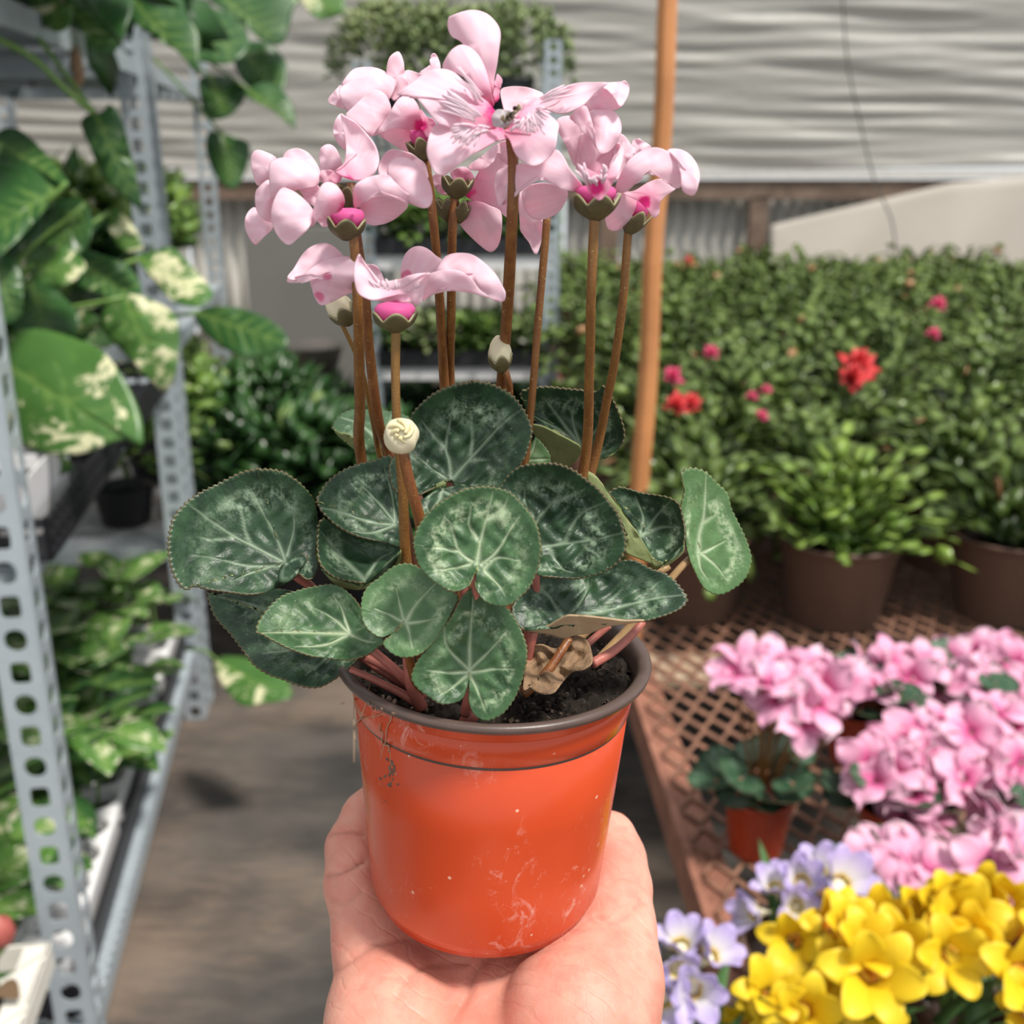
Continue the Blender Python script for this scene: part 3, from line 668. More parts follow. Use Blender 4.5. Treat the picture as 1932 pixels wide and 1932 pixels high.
# ============================================================ leaves cut to an outline, with depth, veins and thickness
Y0 = .2774                           # how far ahead the pot axis of the held plant stands
MMPX = .000147
def crop(ox, oy, k, pts): return [(ox+k*p[0], oy+k*p[1], *p[2:]) for p in pts]
S4 = 500/1932
C1 = lambda p: crop(420, 0, S4, p)
C2 = lambda p: crop(860, 0, S4, p)
C3 = lambda p: crop(500, 400, S4, p)
C4 = lambda p: crop(300, 850, S4, p)
C5 = lambda p: crop(700, 700, S4, p)
C6 = lambda p: crop(950, 850, S4, p)
CA = lambda p: crop(0, 0, 600/1932, p)
CB = lambda p: crop(0, 500, 600/1932, p)
def seg_dist(P, A, B):
    d = B-A; t = np.clip(((P-A) @ d)/(d @ d+1e-9), 0, 1); return np.linalg.norm(P-A-t[:, None]*d, axis=1), t
def blade(out, c, Y, g=(0, 0), cup=0.0, wave=0.0, nr=16, nt=96, th=.0005, teeth=0, veins=(), vw=3.0, relief=.0, quilt=0.0, seed=0, base=None, bd=60, tint=0.0, mm=1.0, sharp=False, ruf=0.0):
    """returns V (front then back), faces, attrs. Y: metres ahead at c; g: slope right/down; cup in mm at the rim (+ = rim nearer)"""
    c = np.array(c[:2], float); O = np.array([(p[0], p[1], p[2] if len(p) > 2 else 0) for p in out], float)
    if sharp:
        Q = np.concatenate([O, O[:1]]); L = np.concatenate([[0], np.cumsum(np.linalg.norm(np.diff(Q[:, :2], axis=0), axis=1))]); s = np.linspace(0, L[-1], nt+1)[:-1]; O = np.stack([np.interp(s, L, Q[:, j]) for j in range(3)], 1)
    else: O = spline(O, nt, True)
    th_i = np.arange(nt)
    if teeth:                              # keep the outline star-shaped round the vein origin so that the blade cannot fold over itself
        dv = O[:, :2]-c; an = np.unwrap(np.arctan2(dv[:, 1], dv[:, 0])); sg = 1 if an[-1] > an[0] else -1; an = np.maximum.accumulate(an*sg+np.arange(nt)*1e-4); an = np.minimum(an, an[0]+2*pi)
        rd = np.hypot(dv[:, 0], dv[:, 1]); O[:, :2] = c+np.stack([np.cos(an*sg)*rd, np.sin(an*sg)*rd], 1)
    if teeth: 
        f = 1+.026*np.abs(((th_i*teeth/nt) % 1)-.5)*2-.013; O[:, :2] = c+(O[:, :2]-c)*f[:, None]
    rho = np.linspace(0, 1, nr+1)[1:]**.9
    XY = c+(O[None, :, :2]-c)*rho[:, None, None]
    ex = O[None, :, 2]*rho[:, None]
    rr = np.random.RandomState(seed); ph = rr.rand(4)*6.28
    ang = np.arctan2(O[:, 1]-c[1], O[:, 0]-c[0])
    dO = O[:, :2]-O[:, :2].mean(0); Si = np.linalg.inv(dO.T @ dO/len(dO)); dX = XY-c; q2 = np.einsum('...i,ij,...j', dX, Si, dX)/2.0   # smooth bowl, about 1 at the rim
    wv = wave*(np.sin(3*ang+ph[0])+.6*np.sin(5*ang+ph[1]))[None]*(rho**2)[:, None]
    if ruf: wv = wv+ruf*(np.sin(.085*XY[..., 0]+.05*XY[..., 1]+ph[0]*3)+np.sin(.07*XY[..., 1]-.06*XY[..., 0]+ph[1]*3))*np.minimum(q2, 1)
    mpp = Y*MMPX/Y0*mm
    off = cup/1000*q2+wv/1000+ex/1000+mpp*(g[0]*(XY[..., 0]-c[0])+g[1]*(XY[..., 1]-c[1]))
    P2 = np.concatenate([c[None], XY.reshape(-1, 2)]); off = np.concatenate([[0], off.ravel()]); R = np.concatenate([[0], np.repeat(rho, nt)])
    vein = np.zeros(len(P2))
    for k, v in enumerate(veins):
        v = np.array([p[:2] for p in v], float); wd = vw*(1.25 if k == 0 else 1)
        v = spline(v, 10); nseg = len(v)-1
        for i in range(nseg):
            d, t = seg_dist(P2, v[i], v[i+1]); w = wd*(1-.75*(i+t)/nseg); vein = np.maximum(vein, np.exp(-(d/w)**2)*(1-.45*(i+t)/nseg))
    if relief: off = off-relief/1000*vein
    if quilt: off = off+quilt/1000*np.sin(P2[:, 0]*.13+ph[2]+.8*np.sin(P2[:, 1]*.09))*np.sin(P2[:, 1]*.12+ph[3]+.8*np.sin(P2[:, 0]*.07))*(1-vein)*np.sin(pi*np.clip(R, 0, 1))
    V = at(P2[:, 0], P2[:, 1], Y-off); n = len(V)
    a, b = th_i, (th_i+1) % nt
    T = np.stack([np.zeros(nt, int), 1+a, 1+b], 1)
    Q = np.concatenate([np.stack([1+k*nt+a, 1+(k+1)*nt+a, 1+(k+1)*nt+b, 1+k*nt+b], 1) for k in range(nr-1)])
    # vertex normals on the grid, turned to the viewer
    fn = np.zeros((n, 3)); 
    for F in (T, Q): 
        cr = np.cross(V[F[:, 1]]-V[F[:, 0]], V[F[:, 2]]-V[F[:, 0]])
        for j in range(F.shape[1]): np.add.at(fn, F[:, j], cr)
    fn = nrm(fn); toward = np.sum(fn*(CAM-V), 1).mean() > 0
    if not toward: fn = -fn; T = T[:, ::-1]; Q = Q[:, ::-1]
    Vb = V-fn*th
    e1, e2 = 1+(nr-1)*nt+a, 1+(nr-1)*nt+b
    E = np.stack([e1, e1+n, e2+n, e2], 1); E = E if toward else E[:, ::-1]
    at_ = {'rho': R, 'vein': vein, 'tint': np.full(n, tint)}
    if base is not None:
        bb = np.array(base[:2]); an_ = np.arctan2(P2[:, 1]-bb[1], P2[:, 0]-bb[0]); dl_ = np.linalg.norm(P2-bb, axis=1); at_['vein'] = (.5+.5*np.sin(an_*46+2*np.sin(an_*9)))*np.clip(dl_/40, 0, 1); at_['base'] = np.clip(1-np.linalg.norm(P2-bb, axis=1)/bd, 0, 1)
    else: at_['base'] = np.zeros(n)
    return dict(V=np.concatenate([V, Vb]), T=np.concatenate([T, T[:, ::-1]+n]), Q=np.concatenate([Q, Q[:, ::-1]+n, E]), nT=len(T), nQ=len(Q), nE=len(E), at={k: np.concatenate([x, x]) for k, x in at_.items()})
def join_blades(name, bl, mats, idx, parent):
    """bl: list of blades; idx: (front,back) material slots per blade"""
    Vs, Ts, Qs, mt, mq, A, n0 = [], [], [], [], [], {}, 0
    for b, (f, k) in zip(bl, idx):
        Vs.append(b['V']); Ts.append(b['T']+n0); Qs.append(b['Q']+n0); n0 += len(b['V'])
        mt += [f]*b['nT']+[k]*b['nT']; mq += [f]*b['nQ']+[k]*b['nQ']+[f]*b['nE']
        for q, x in b['at'].items(): A.setdefault(q, []).append(x)
    m = mesh(name, np.concatenate(Vs), [np.concatenate(Ts), np.concatenate(Qs)], mats, mt+mq, True, {q: np.concatenate(x) for q, x in A.items()})
    return obj(name, m, parent)
def pxtube(name, pts, rad, mat, parent, n=10, seg=28, g0=0.0, g1=0.0, label=None):
    """pts: (px,py,metres ahead); rad in metres (list)"""
    W = spline(np.array([at(p[0], p[1], p[2]) for p in pts]), seg)
    r = np.interp(np.linspace(0, 1, seg), np.linspace(0, 1, len(rad)), rad)
    V, F = tube_vf(W, r, n)
    o = obj(name, mesh(name, V, F, mat, attrs={'tint': np.repeat(np.linspace(g0, g1, seg), n)}), parent)
    if label: o['label'] = label
    return o

# ============================================================ large variegated leaves on the left racks
def mon(label, loc, leaves, vine=None):
    t = thing('monstera', label, 'plant', tuple(loc), 0, 'variegated plants on the left racks')
    obj('pot', potmesh('pot', .075, .06, .10, BLACK), t, False)
    for i, (out, c, tip, Y, g, cup, mat) in enumerate(leaves):
        vs = [[c, tuple((np.array(c)*.5+np.array(tip)*.5)), tip]]
        ax = np.array(tip)-np.array(c)
        for f in (.15, .3, .45, .6, .75):
            for sgn in (-1, 1):
                o = np.array(c)+ax*f; e = o+ax*.22+sgn*np.array([-ax[1], ax[0]])*.30; vs.append([tuple(o), tuple((o+e)/2+ax*.02), tuple(e)])
        b = blade(out, np.array(c)*.55+np.array(tip)*.45, Y, g, cup, 4, 9, 60, .0009, veins=vs, vw=3.2, relief=2.0, seed=i)
        lf = join_blades('leaf', [b], [mat, MONST_D], [(0, 1)], t)
        base = at(c[0], c[1], Y); root = np.array(loc)+np.array([0, 0, .07])
        mid = (base+root)/2+np.array([0, 0, .06])
        V, F = tube_vf(spline([root, mid, base], 14), .0035, 6); W = obj('petiole', mesh('petiole', V, F, VINE), lf)
    return t
MA = [
 (CB([(60,410),(200,385),(330,405),(470,450),(590,500),(660,560),(720,640),(780,740),(840,870),(870,1000),(860,1110),(790,1060),(700,1070),(600,1110),(480,1150),(340,1155),(200,1130),(90,1070),(40,950),(0,800),(-40,600),(0,470)]), (12, 690), (262, 840), 1.42, (.2, .5), -12, MONST),
 (CB([(610,330),(640,250),(720,190),(820,180),(960,230),(1060,300),(1090,420),(1080,560),(1060,690),(1000,770),(940,730),(860,650),(740,520),(650,430)]), (235, 560), (318, 738), 1.58, (.1, .3), -10, MONST),
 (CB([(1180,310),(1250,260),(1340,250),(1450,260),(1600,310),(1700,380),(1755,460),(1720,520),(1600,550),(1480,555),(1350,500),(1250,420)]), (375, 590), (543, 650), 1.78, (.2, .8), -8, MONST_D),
 (CA([(830,1560),(930,1530),(1040,1500),(1150,1600),(1240,1700),(1295,1790),(1220,1860),(1100,1850),(1000,1790),(920,1690)]), (262, 487), (400, 562), 1.74, (.1, .9), -8, MONST),
 (CA([(-60,960),(60,960),(200,1000),(330,1050),(420,1110),(330,1210),(230,1320),(140,1430),(60,1500),(-60,1540)]), (125, 345), (-20, 440), 1.45, (-.2, 1.0), -10, MONST_D),
 (CA([(260,1420),(330,1250),(420,1200),(520,1230),(560,1350),(540,1480),(450,1560),(320,1560)]), (160, 385), (100, 478), 1.60, (0, .7), -6, MONST_D),
 (CA([(150,1600),(250,1500),(400,1500),(520,1600),(480,1680),(360,1740),(240,1720)]), (60, 500), (155, 520), 1.50, (.2, .8), -6, MONST),
 (CA([(-60,1540),(60,1560),(130,1650),(140,1800),(120,1932),(0,1990),(-60,1960)]), (-10, 490), (30, 608), 1.40, (0, .4), -6, MONST_D),
 (CA([(640,1280),(720,1280),(800,1360),(850,1450),(860,1520),(760,1530),(680,1440)]), (205, 400), (262, 470), 1.64, (0, .5), -4, MONST),
 (CA([(0,790),(100,780),(200,850),(320,980),(420,1110),(380,1120),(200,1010),(0,960),(-40,880)]), (0, 270), (128, 345), 1.52, (0, 1.2), -4, MONST_D),
 ([(150,470),(190,480),(240,500),(268,545),(250,575),(200,560),(150,540),(120,500)], (140, 490), (262, 565), 1.66, (0, .9), -6, MONST_D),
 ([(30,540),(80,530),(120,560),(150,600),(130,640),(70,640),(20,620)], (60, 535), (90, 640), 1.56, (0, .6), -6, MONST_D),
 ([(20,850),(90,860),(140,880),(110,900),(60,930),(20,960),(-20,940)], (130, 875), (0, 945), 1.46, (0, .5), -5, MONST_D),
 ([(55,960),(75,975),(95,1000),(90,1030),(60,1040),(40,1000)], (50, 965), (90, 1030), 1.40, (0, .3), -5, MONST),
]
mon('large variegated split-leaf plant on the middle shelf, big cream-splashed leaf at left', rk(.35, .20, .925), MA)
MB_ = [
 (CA([(490,760),(520,700),(620,680),(660,630),(720,680),(760,790),(800,950),(840,1130),(860,1270),(760,1200),(650,1100),(580,980),(540,880)]), (178, 212), (265, 392), 1.62, (0, .15), -8, MONST_D),
 (CA([(790,-30),(1080,-30),(1130,80),(1200,180),(1215,260),(1200,450),(1120,330),(1000,270),(900,180),(810,130)]), (255, 5), (372, 138), 1.85, (.1, .4), -8, MONST_D),
 (CA([(270,-30),(780,-30),(760,200),(700,310),(620,335),(550,280),(480,170),(400,130),(300,60)]), (120, -5), (205, 103), 1.75, (.1, .4), -8, MONST_D),
 ([(60,-10),(130,-10),(135,40),(110,60),(70,40)], (100, -10), (112, 58), 1.70, (0, .3), -4, MONST),
]
tb = mon('trailing variegated plant on the top shelf with a long hanging leaf', rk(.62, .22, 1.60), MB_)
pxtube('vine', [(-20, 65, 1.55), (60, 108, 1.57), (120, 165, 1.59), (175, 213, 1.62)], [.0045, .004], VINE, tb)
pxtube('dry_sheath', [(140, 88, 1.75), (146, 125, 1.74), (148, 150, 1.74), (138, 178, 1.74)], [.004, .009, .008, .002], DEAD, tb, label='dry brown hanging sheath')
MC = [
 (CA([(1300,-30),(1800,-30),(1780,60),(1720,260),(1600,250),(1480,150),(1350,60)]), (420, -5), (528, 80), 2.55, (0, .4), -8, MONST_D),
 (CA([(1480,560),(1600,500),(1700,540),(1780,640),(1790,780),(1700,700),(1600,640),(1520,600)]), (470, 170), (556, 240), 2.50, (0, .6), -6, MONST_D),
 (CA([(1270,800),(1350,810),(1420,830),(1510,870),(1510,980),(1440,1140),(1360,1130),(1290,1030),(1250,900)]), (420, 252), (440, 352), 2.55, (0, .3), -8, MONST_D),
 (CA([(1220,470),(1400,470),(1500,560),(1400,700),(1260,720),(1220,600)]), (400, 148), (425, 222), 2.60, (0, .4), -6, MONST_D),
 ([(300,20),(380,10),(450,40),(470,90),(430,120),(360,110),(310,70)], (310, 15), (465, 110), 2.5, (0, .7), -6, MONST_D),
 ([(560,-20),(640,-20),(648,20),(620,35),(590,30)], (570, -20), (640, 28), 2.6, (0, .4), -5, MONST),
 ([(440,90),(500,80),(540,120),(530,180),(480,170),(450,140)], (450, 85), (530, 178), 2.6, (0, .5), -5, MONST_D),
]
mon('variegated split-leaf plant on the top shelf beside the double post', rk(1.62, .20, 1.60), MC)
# fallen leaf lower down beside the rack, on a plant on the floor
b = blade([(406,1245),(430,1237),(480,1245),(530,1270),(550,1300),(545,1318),(500,1326),(455,1330),(425,1300),(408,1270)], (478, 1285), 2.05, (.2, 1.4), -6, 3, 8, 50, .001, veins=[[(410, 1250), (470, 1280), (548, 1310)]], vw=3)
t = thing('trailing_leaf', 'single green leaf on a thin stem reaching out beside the lowest shelf', 'leaf', tuple(at(478, 1285, 2.05)))
join_blades('leaf_blade', [b], [MONST, MONST_D], [(0, 1)], t); pxtube('petiole', [(350, 1225, 2.1), (385, 1228, 2.08), (412, 1248, 2.06)], [.003, .0025], VINE, t)
# dense darker foliage behind the big leaves
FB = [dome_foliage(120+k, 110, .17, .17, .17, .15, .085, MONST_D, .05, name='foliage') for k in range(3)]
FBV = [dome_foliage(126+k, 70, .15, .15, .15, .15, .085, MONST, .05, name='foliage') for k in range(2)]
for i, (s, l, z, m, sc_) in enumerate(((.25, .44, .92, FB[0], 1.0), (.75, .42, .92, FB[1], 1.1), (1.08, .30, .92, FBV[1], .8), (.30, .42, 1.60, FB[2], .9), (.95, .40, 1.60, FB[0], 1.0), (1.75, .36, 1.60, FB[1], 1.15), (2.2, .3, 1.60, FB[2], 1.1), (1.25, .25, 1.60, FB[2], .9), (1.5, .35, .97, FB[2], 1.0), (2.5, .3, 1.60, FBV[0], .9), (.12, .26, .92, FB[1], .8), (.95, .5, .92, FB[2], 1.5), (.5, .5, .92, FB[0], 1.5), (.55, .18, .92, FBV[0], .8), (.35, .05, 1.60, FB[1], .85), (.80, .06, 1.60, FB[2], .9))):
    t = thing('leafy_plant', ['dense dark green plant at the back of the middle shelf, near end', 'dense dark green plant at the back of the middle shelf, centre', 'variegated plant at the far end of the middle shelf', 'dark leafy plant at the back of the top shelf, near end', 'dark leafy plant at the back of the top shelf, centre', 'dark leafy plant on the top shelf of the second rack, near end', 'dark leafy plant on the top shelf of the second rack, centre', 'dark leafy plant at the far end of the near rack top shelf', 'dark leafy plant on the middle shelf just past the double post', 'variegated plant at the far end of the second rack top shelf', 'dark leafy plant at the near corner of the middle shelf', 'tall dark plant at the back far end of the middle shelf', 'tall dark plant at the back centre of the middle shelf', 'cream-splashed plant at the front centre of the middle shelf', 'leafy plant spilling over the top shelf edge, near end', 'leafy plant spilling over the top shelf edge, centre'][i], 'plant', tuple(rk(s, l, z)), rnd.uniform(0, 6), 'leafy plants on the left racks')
    obj('pot', potmesh('pot', .07, .055, .09, BLACK), t, False); f = obj('foliage', m, t, False); f['kind'] = 'stuff'; f.location = (0, 0, .09 if l > .1 or z < 1.5 else -.01); f.scale = (sc_,)*3

# seedlings in the white trays
def ovate(name, mat, n=14, k=5):
    u = np.linspace(0, 1, n); w = .36*np.sin(pi*u**.72)**.9+.005; V = []
    for i in range(n):
        for j in range(k):
            s = (j/(k-1)-.5)*2; V.append([s*w[i], u[i], -.18*u[i]**2+.10*abs(s)*w[i]*2])
    V = np.array(V); idx = np.arange(n*k).reshape(n, k); F = np.stack([idx[:-1, :-1], idx[:-1, 1:], idx[1:, 1:], idx[1:, :-1]], -1).reshape(-1, 4)
    ve = np.array([1.0 if j == k//2 else 0 for i in range(n) for j in range(k)])
    N = len(V); ring = np.concatenate([idx[0, :], idx[1:, -1], idx[-1, -2::-1], idx[-2:0:-1, 0]]); r2 = np.roll(ring, -1)
    return mesh(name, np.concatenate([V, V-[0, 0, .012]]), np.concatenate([F, F[:, ::-1]+N, np.stack([ring, ring+N, r2+N, r2], 1)]), mat, attrs={'vein': np.tile(ve, 2), 'rho': np.tile(V[:, 1], 2), 'tint': np.zeros(2*N)})
LV = [ovate('leaf', POTHOS), ovate('leaf', MONST_D)]
def place_leaf(name, m, parent, p, d, nrm_, s):
    d = Vector(d).normalized(); x = d.cross(Vector(nrm_)).normalized(); z = x.cross(d)
    M = Matrix((x*s, d*s, z*s)).transposed().to_4x4(); M.translation = Vector(p)
    return obj(name, m, parent, False, M)
sd = 0
for k in range(3):
    for i in range(4):
        for j in range(5):
            if (i == 0 and k == 0 and j < 4) or (i == 0 and rnd.random() < .6): continue
            if i == 3 and rnd.random() < .5: continue
            x, y = (i+.5)*.082+.05, .06+.415*k+(j+.5)*.082; loc = rk(y, x, .25); sd += 1
            near = 'near' if k == 0 else 'middle' if k == 1 else 'far'
            t = thing('variegated_seedling', f'variegated leafy seedling growing in the {near} white tray of the lowest shelf', 'seedling', tuple(loc), rnd.uniform(0, 6.28), f'seedlings in the {near} white tray')
            for q in range(rnd.randint(4, 6)):
                a = q*2.4+rnd.random(); h = rnd.uniform(.05, .19); rr = rnd.uniform(.02, .06); p = (rr*math.cos(a), rr*math.sin(a), h)
                lf = place_leaf('leaf', LV[0] if rnd.random() < .72 else LV[1], t, p, (math.cos(a), math.sin(a), rnd.uniform(-.2, .7)), (rnd.uniform(-.3, .3), rnd.uniform(-.3, .3), 1), rnd.uniform(.085, .15))
            G().tube(spline([(0, 0, 0), (.004, .003, .06), (-.003, .004, .13)], 8), [.0035]*8, 6).obj('stem', VINE, t, True, False)
# one pink-red bud plant at the lower left edge
c = at(5, 1760, 1.08); t = thing('budded_plant', 'small plant with a red bud and tan leaf on the white shelf at lower left', 'plant', (c[0]-.02, 1.08, .432))
V, F = lathe_vf([(0, 0), (.012, .006), (.017, .02), (.013, .036), (0, .045)], 14); obj('bud', mesh('bud', V+np.array([.018, 0, c[2]-.432-.02]), F, BUDR), t, False)
G().tube(spline([(0, 0, 0), (.004, 0, .04), (.018, 0, c[2]-.432-.02)], 10), .004, 6).obj('stem', VINE, t, True, False)
place_leaf('leaf', ovate('leaf', DEAD), t, (.012, -.01, .015), (.75, -.5, .05), (0, -.3, 1), .035)
place_leaf('leaf', LV[1], t, (0, 0, .03), (-.6, .2, .5), (0, -.3, 1), .08)
# ============================================================ flowering pots on the near part of the bench
def strip(name, n, k, fn, mat, th=.0006):
    """petal or leaf from fn(u,s)->xyz, with thickness; attrs rho=u"""
    u, s = np.meshgrid(np.linspace(0, 1, n), np.linspace(-1, 1, k), indexing='ij'); V = fn(u, s).reshape(-1, 3)
    idx = np.arange(n*k).reshape(n, k); F = np.stack([idx[:-1, :-1], idx[:-1, 1:], idx[1:, 1:], idx[1:, :-1]], -1).reshape(-1, 4); N = len(V)
    ring = np.concatenate([idx[0, :], idx[1:, -1], idx[-1, -2::-1], idx[-2:0:-1, 0]]); r2 = np.roll(ring, -1)
    return mesh(name, np.concatenate([V, V-[0, 0, th]]), np.concatenate([F, F[:, ::-1]+N, np.stack([ring, ring+N, r2+N, r2], 1)]), mat, attrs={'rho': np.tile(u.ravel(), 2), 'vein': np.tile((np.abs(s) < .01).ravel()*.6, 2), 'tint': np.zeros(2*N)})
def cyc_petal(seed):
    r = np.random.RandomState(seed); tw, cv, wv = r.uniform(-.5, .5), r.uniform(.1, .5), r.uniform(.002, .005)
    def fn(u, s):
        w = .0135*np.sin(pi*np.clip(u*.93+.06, 0, 1))**.62; x = s*w; y = .030*u; z = -cv*.03*u*u+wv*np.sin(s*2.5+u*4)*u+.004*np.abs(s)*u
        a = tw*u; return np.stack([x*np.cos(a)-z*np.sin(a), y, x*np.sin(a)+z*np.cos(a)], -1)
    return strip('petal', 9, 7, fn, BPINK, .0005)
CPET = [cyc_petal(k) for k in range(5)]
def heart(name, mat):
    n, m = 40, 7; a = np.linspace(0, 2*pi, n, endpoint=False); V = [[0, 0, 0]]; rho = [0]
    for k in range(1, m+1):
        q = k/m
        for t in a:
            rr = .5*(1+.12*np.cos(t))*(1-.75*np.exp(-((t-pi)/.16)**2)); V.append([rr*q*np.sin(t), rr*q*np.cos(t), .10*q*q+.02*np.sin(3*t)*q]); rho.append(q)
    F = [[0, 1+i, 1+(i+1) % n] for i in range(n)]+[[1+(k*n)+i, 1+(k+1)*n+i, 1+(k+1)*n+(i+1) % n, 1+k*n+(i+1) % n] for k in range(m-1) for i in range(n)]
    V = np.array(V); N = len(V); al = np.arctan2(V[:, 0], V[:, 1]); ve = np.max([np.exp(-((al-c)/.06)**2) for c in (0, .6, -.6, 1.3, -1.3, 2.1, -2.1)], 0)*np.array(rho)**.3
    Fb = [[i+N for i in f[::-1]] for f in F]; e = 1+(m-1)*n
    Fe = [[e+i, e+(i+1) % n, e+(i+1) % n+N, e+i+N] for i in range(n)]
    return mesh(name, np.concatenate([V, V-[0, 0, .012]]), F+Fb+Fe, mat, attrs={'rho': np.tile(rho, 2), 'vein': np.tile(ve*.7, 2), 'tint': np.zeros(2*N)})
HLEAF = heart('leaf', BLEAF)
SPOT = potmesh('pot', .0415, .032, .0775, RPOT, .003); SSOIL = lathe_mesh('soil', [(.038, .062), (.02, .066), (0, .067)], SOIL, 20)
CBUD = lathe_mesh('bud', [(0, -.006), (.004, -.004), (.0055, 0), (.004, .006), (0, .011)], BUD, 12)
def bench_cyclamen(label, x, y, flowers, leaves=12, buds=(), sc_=1.18, bright=.0):
    t = thing('bench_cyclamen', label, 'potted plant', (x, y, BZ), 0, 'pink cyclamens on the bench'); L0 = np.array([x, y, BZ])
    obj('pot', SPOT, t, False); obj('soil', SSOIL, t, False)
    for k in range(leaves):
        a = k*2.4+rnd.random()*.5; rr = rnd.uniform(.025, .06); h = rnd.uniform(.078, .125); d = Vector((math.cos(a), math.sin(a), rnd.uniform(-.25, .5)))
        p = Vector((rr*math.cos(a), rr*math.sin(a), h)); s = rnd.uniform(.045, .062)
        lf = place_leaf('leaf', HLEAF, t, p, d, (rnd.uniform(-.3, .3), rnd.uniform(-.6, .1), 1), s)
        V, F = tube_vf(spline([(0, 0, .064), tuple(p*.5+Vector((0, 0, .045))), tuple(p)], 8), .0016, 5); obj('petiole', mesh('petiole', V, F, PINKSTEM), t, False)
    def stem_to(p, nm, r0=.0016):
        q = Vector(p); V, F = tube_vf(spline([(q.x*.15, q.y*.15, .064), (q.x*.6, q.y*.6, q.z*.6+.02), tuple(q)], 10), r0, 6); return obj(nm, mesh(nm, V, F, STEM, attrs={'tint': np.full(len(V), .3)}), t, False)
    for k, (px, py, dy) in enumerate(flowers):
        p = at(px, py, y+dy)-L0; st = stem_to(p, 'flower_stem')
        ax = Vector((rnd.uniform(-.5, .5), rnd.uniform(-.75, -.1), rnd.uniform(.3, .9))).normalized(); u = ax.cross(Vector((.3, 1, .2))).normalized(); w = ax.cross(u); a0 = rnd.random()*6
        for q in range(5):
            a = a0+q*2*pi/5; d = (u*math.cos(a)+w*math.sin(a))+ax*rnd.uniform(-.05, .75)
            place_leaf('petal', CPET[rnd.randrange(5)], st, p+np.array(d.normalized())*.003, d, ax+Vector((rnd.uniform(-.3, .3),)*3), sc_*rnd.uniform(.9, 1.15))
    for px, py, dy in buds:
        p = at(px, py, y+dy)-L0; st = stem_to(p, 'bud_stem', .0012); place_leaf('bud', CBUD, st, p, (0, 1, 0), (.2, 0, 1), 1.1)
    return t
bench_cyclamen('pink cyclamen in small red pot standing alone by the bench rail', .292, 1.125, [(1385,1272,.02),(1437,1290,.0),(1470,1320,-.01),(1535,1268,.03),(1495,1298,.0),(1560,1300,.0),(1512,1358,-.03),(1452,1262,.04),(1545,1330,-.02),(1410,1255,.04),(1468,1272,.02),(1590,1290,.05)], 15, [(1553,1378,-.02)])
bench_cyclamen('pink cyclamen behind and right of the one in the red pot', .47, 1.33, [(1600,1285,0),(1628,1258,.03),(1680,1250,.02),(1722,1280,0),(1700,1322,-.03),(1650,1300,-.02),(1742,1250,.04),(1660,1262,.04),(1690,1290,0)], 12)
bench_cyclamen('pink cyclamen farthest back at the right edge', .63, 1.36, [(1790,1240,.04),(1840,1230,.05),(1880,1260,.02),(1800,1290,0),(1920,1250,.03),(1862,1300,-.02),(1912,1310,-.02),(1830,1262,.03),(1770,1300,0),(1890,1230,.06)], 12)
bench_cyclamen('large pink cyclamen in the middle of the right-hand group', .445, 1.10, [(1640,1440,.0),(1682,1452,-.01),(1725,1382,.04),(1785,1362,.05),(1832,1382,.02),(1690,1420,.03),(1750,1432,.0),(1722,1500,-.03),(1772,1482,-.02),(1652,1475,-.03),(1750,1545,-.04),(1705,1545,-.03),(1735,1455,0),(1800,1420,.02)], 13, [(1792,1522,-.02),(1788,1563,-.02)])
bench_cyclamen('pink cyclamen with dense blooms at the right edge of the picture', .575, 1.10, [(1842,1482,-.02),(1885,1422,.02),(1860,1532,-.04),(1912,1372,.04),(1900,1482,-.02),(1880,1345,.05),(1925,1440,0),(1850,1440,.0),(1820,1470,-.02),(1925,1530,-.03),(1890,1520,-.03)], 13)
bench_cyclamen('deeper pink cyclamen partly cut off at the right edge above the yellow flowers', .535, .93, [(1880,1602,.0),(1922,1622,-.01),(1902,1572,.02),(1868,1640,-.02),(1945,1590,.02)], 11)
bench_cyclamen('pink cyclamen just behind the yellow and lavender blooms', .385, .93, [(1640,1640,.0),(1700,1642,.0),(1752,1652,-.01),(1800,1680,-.02),(1682,1690,-.02),(1725,1625,.02),(1660,1612,.03)], 12)
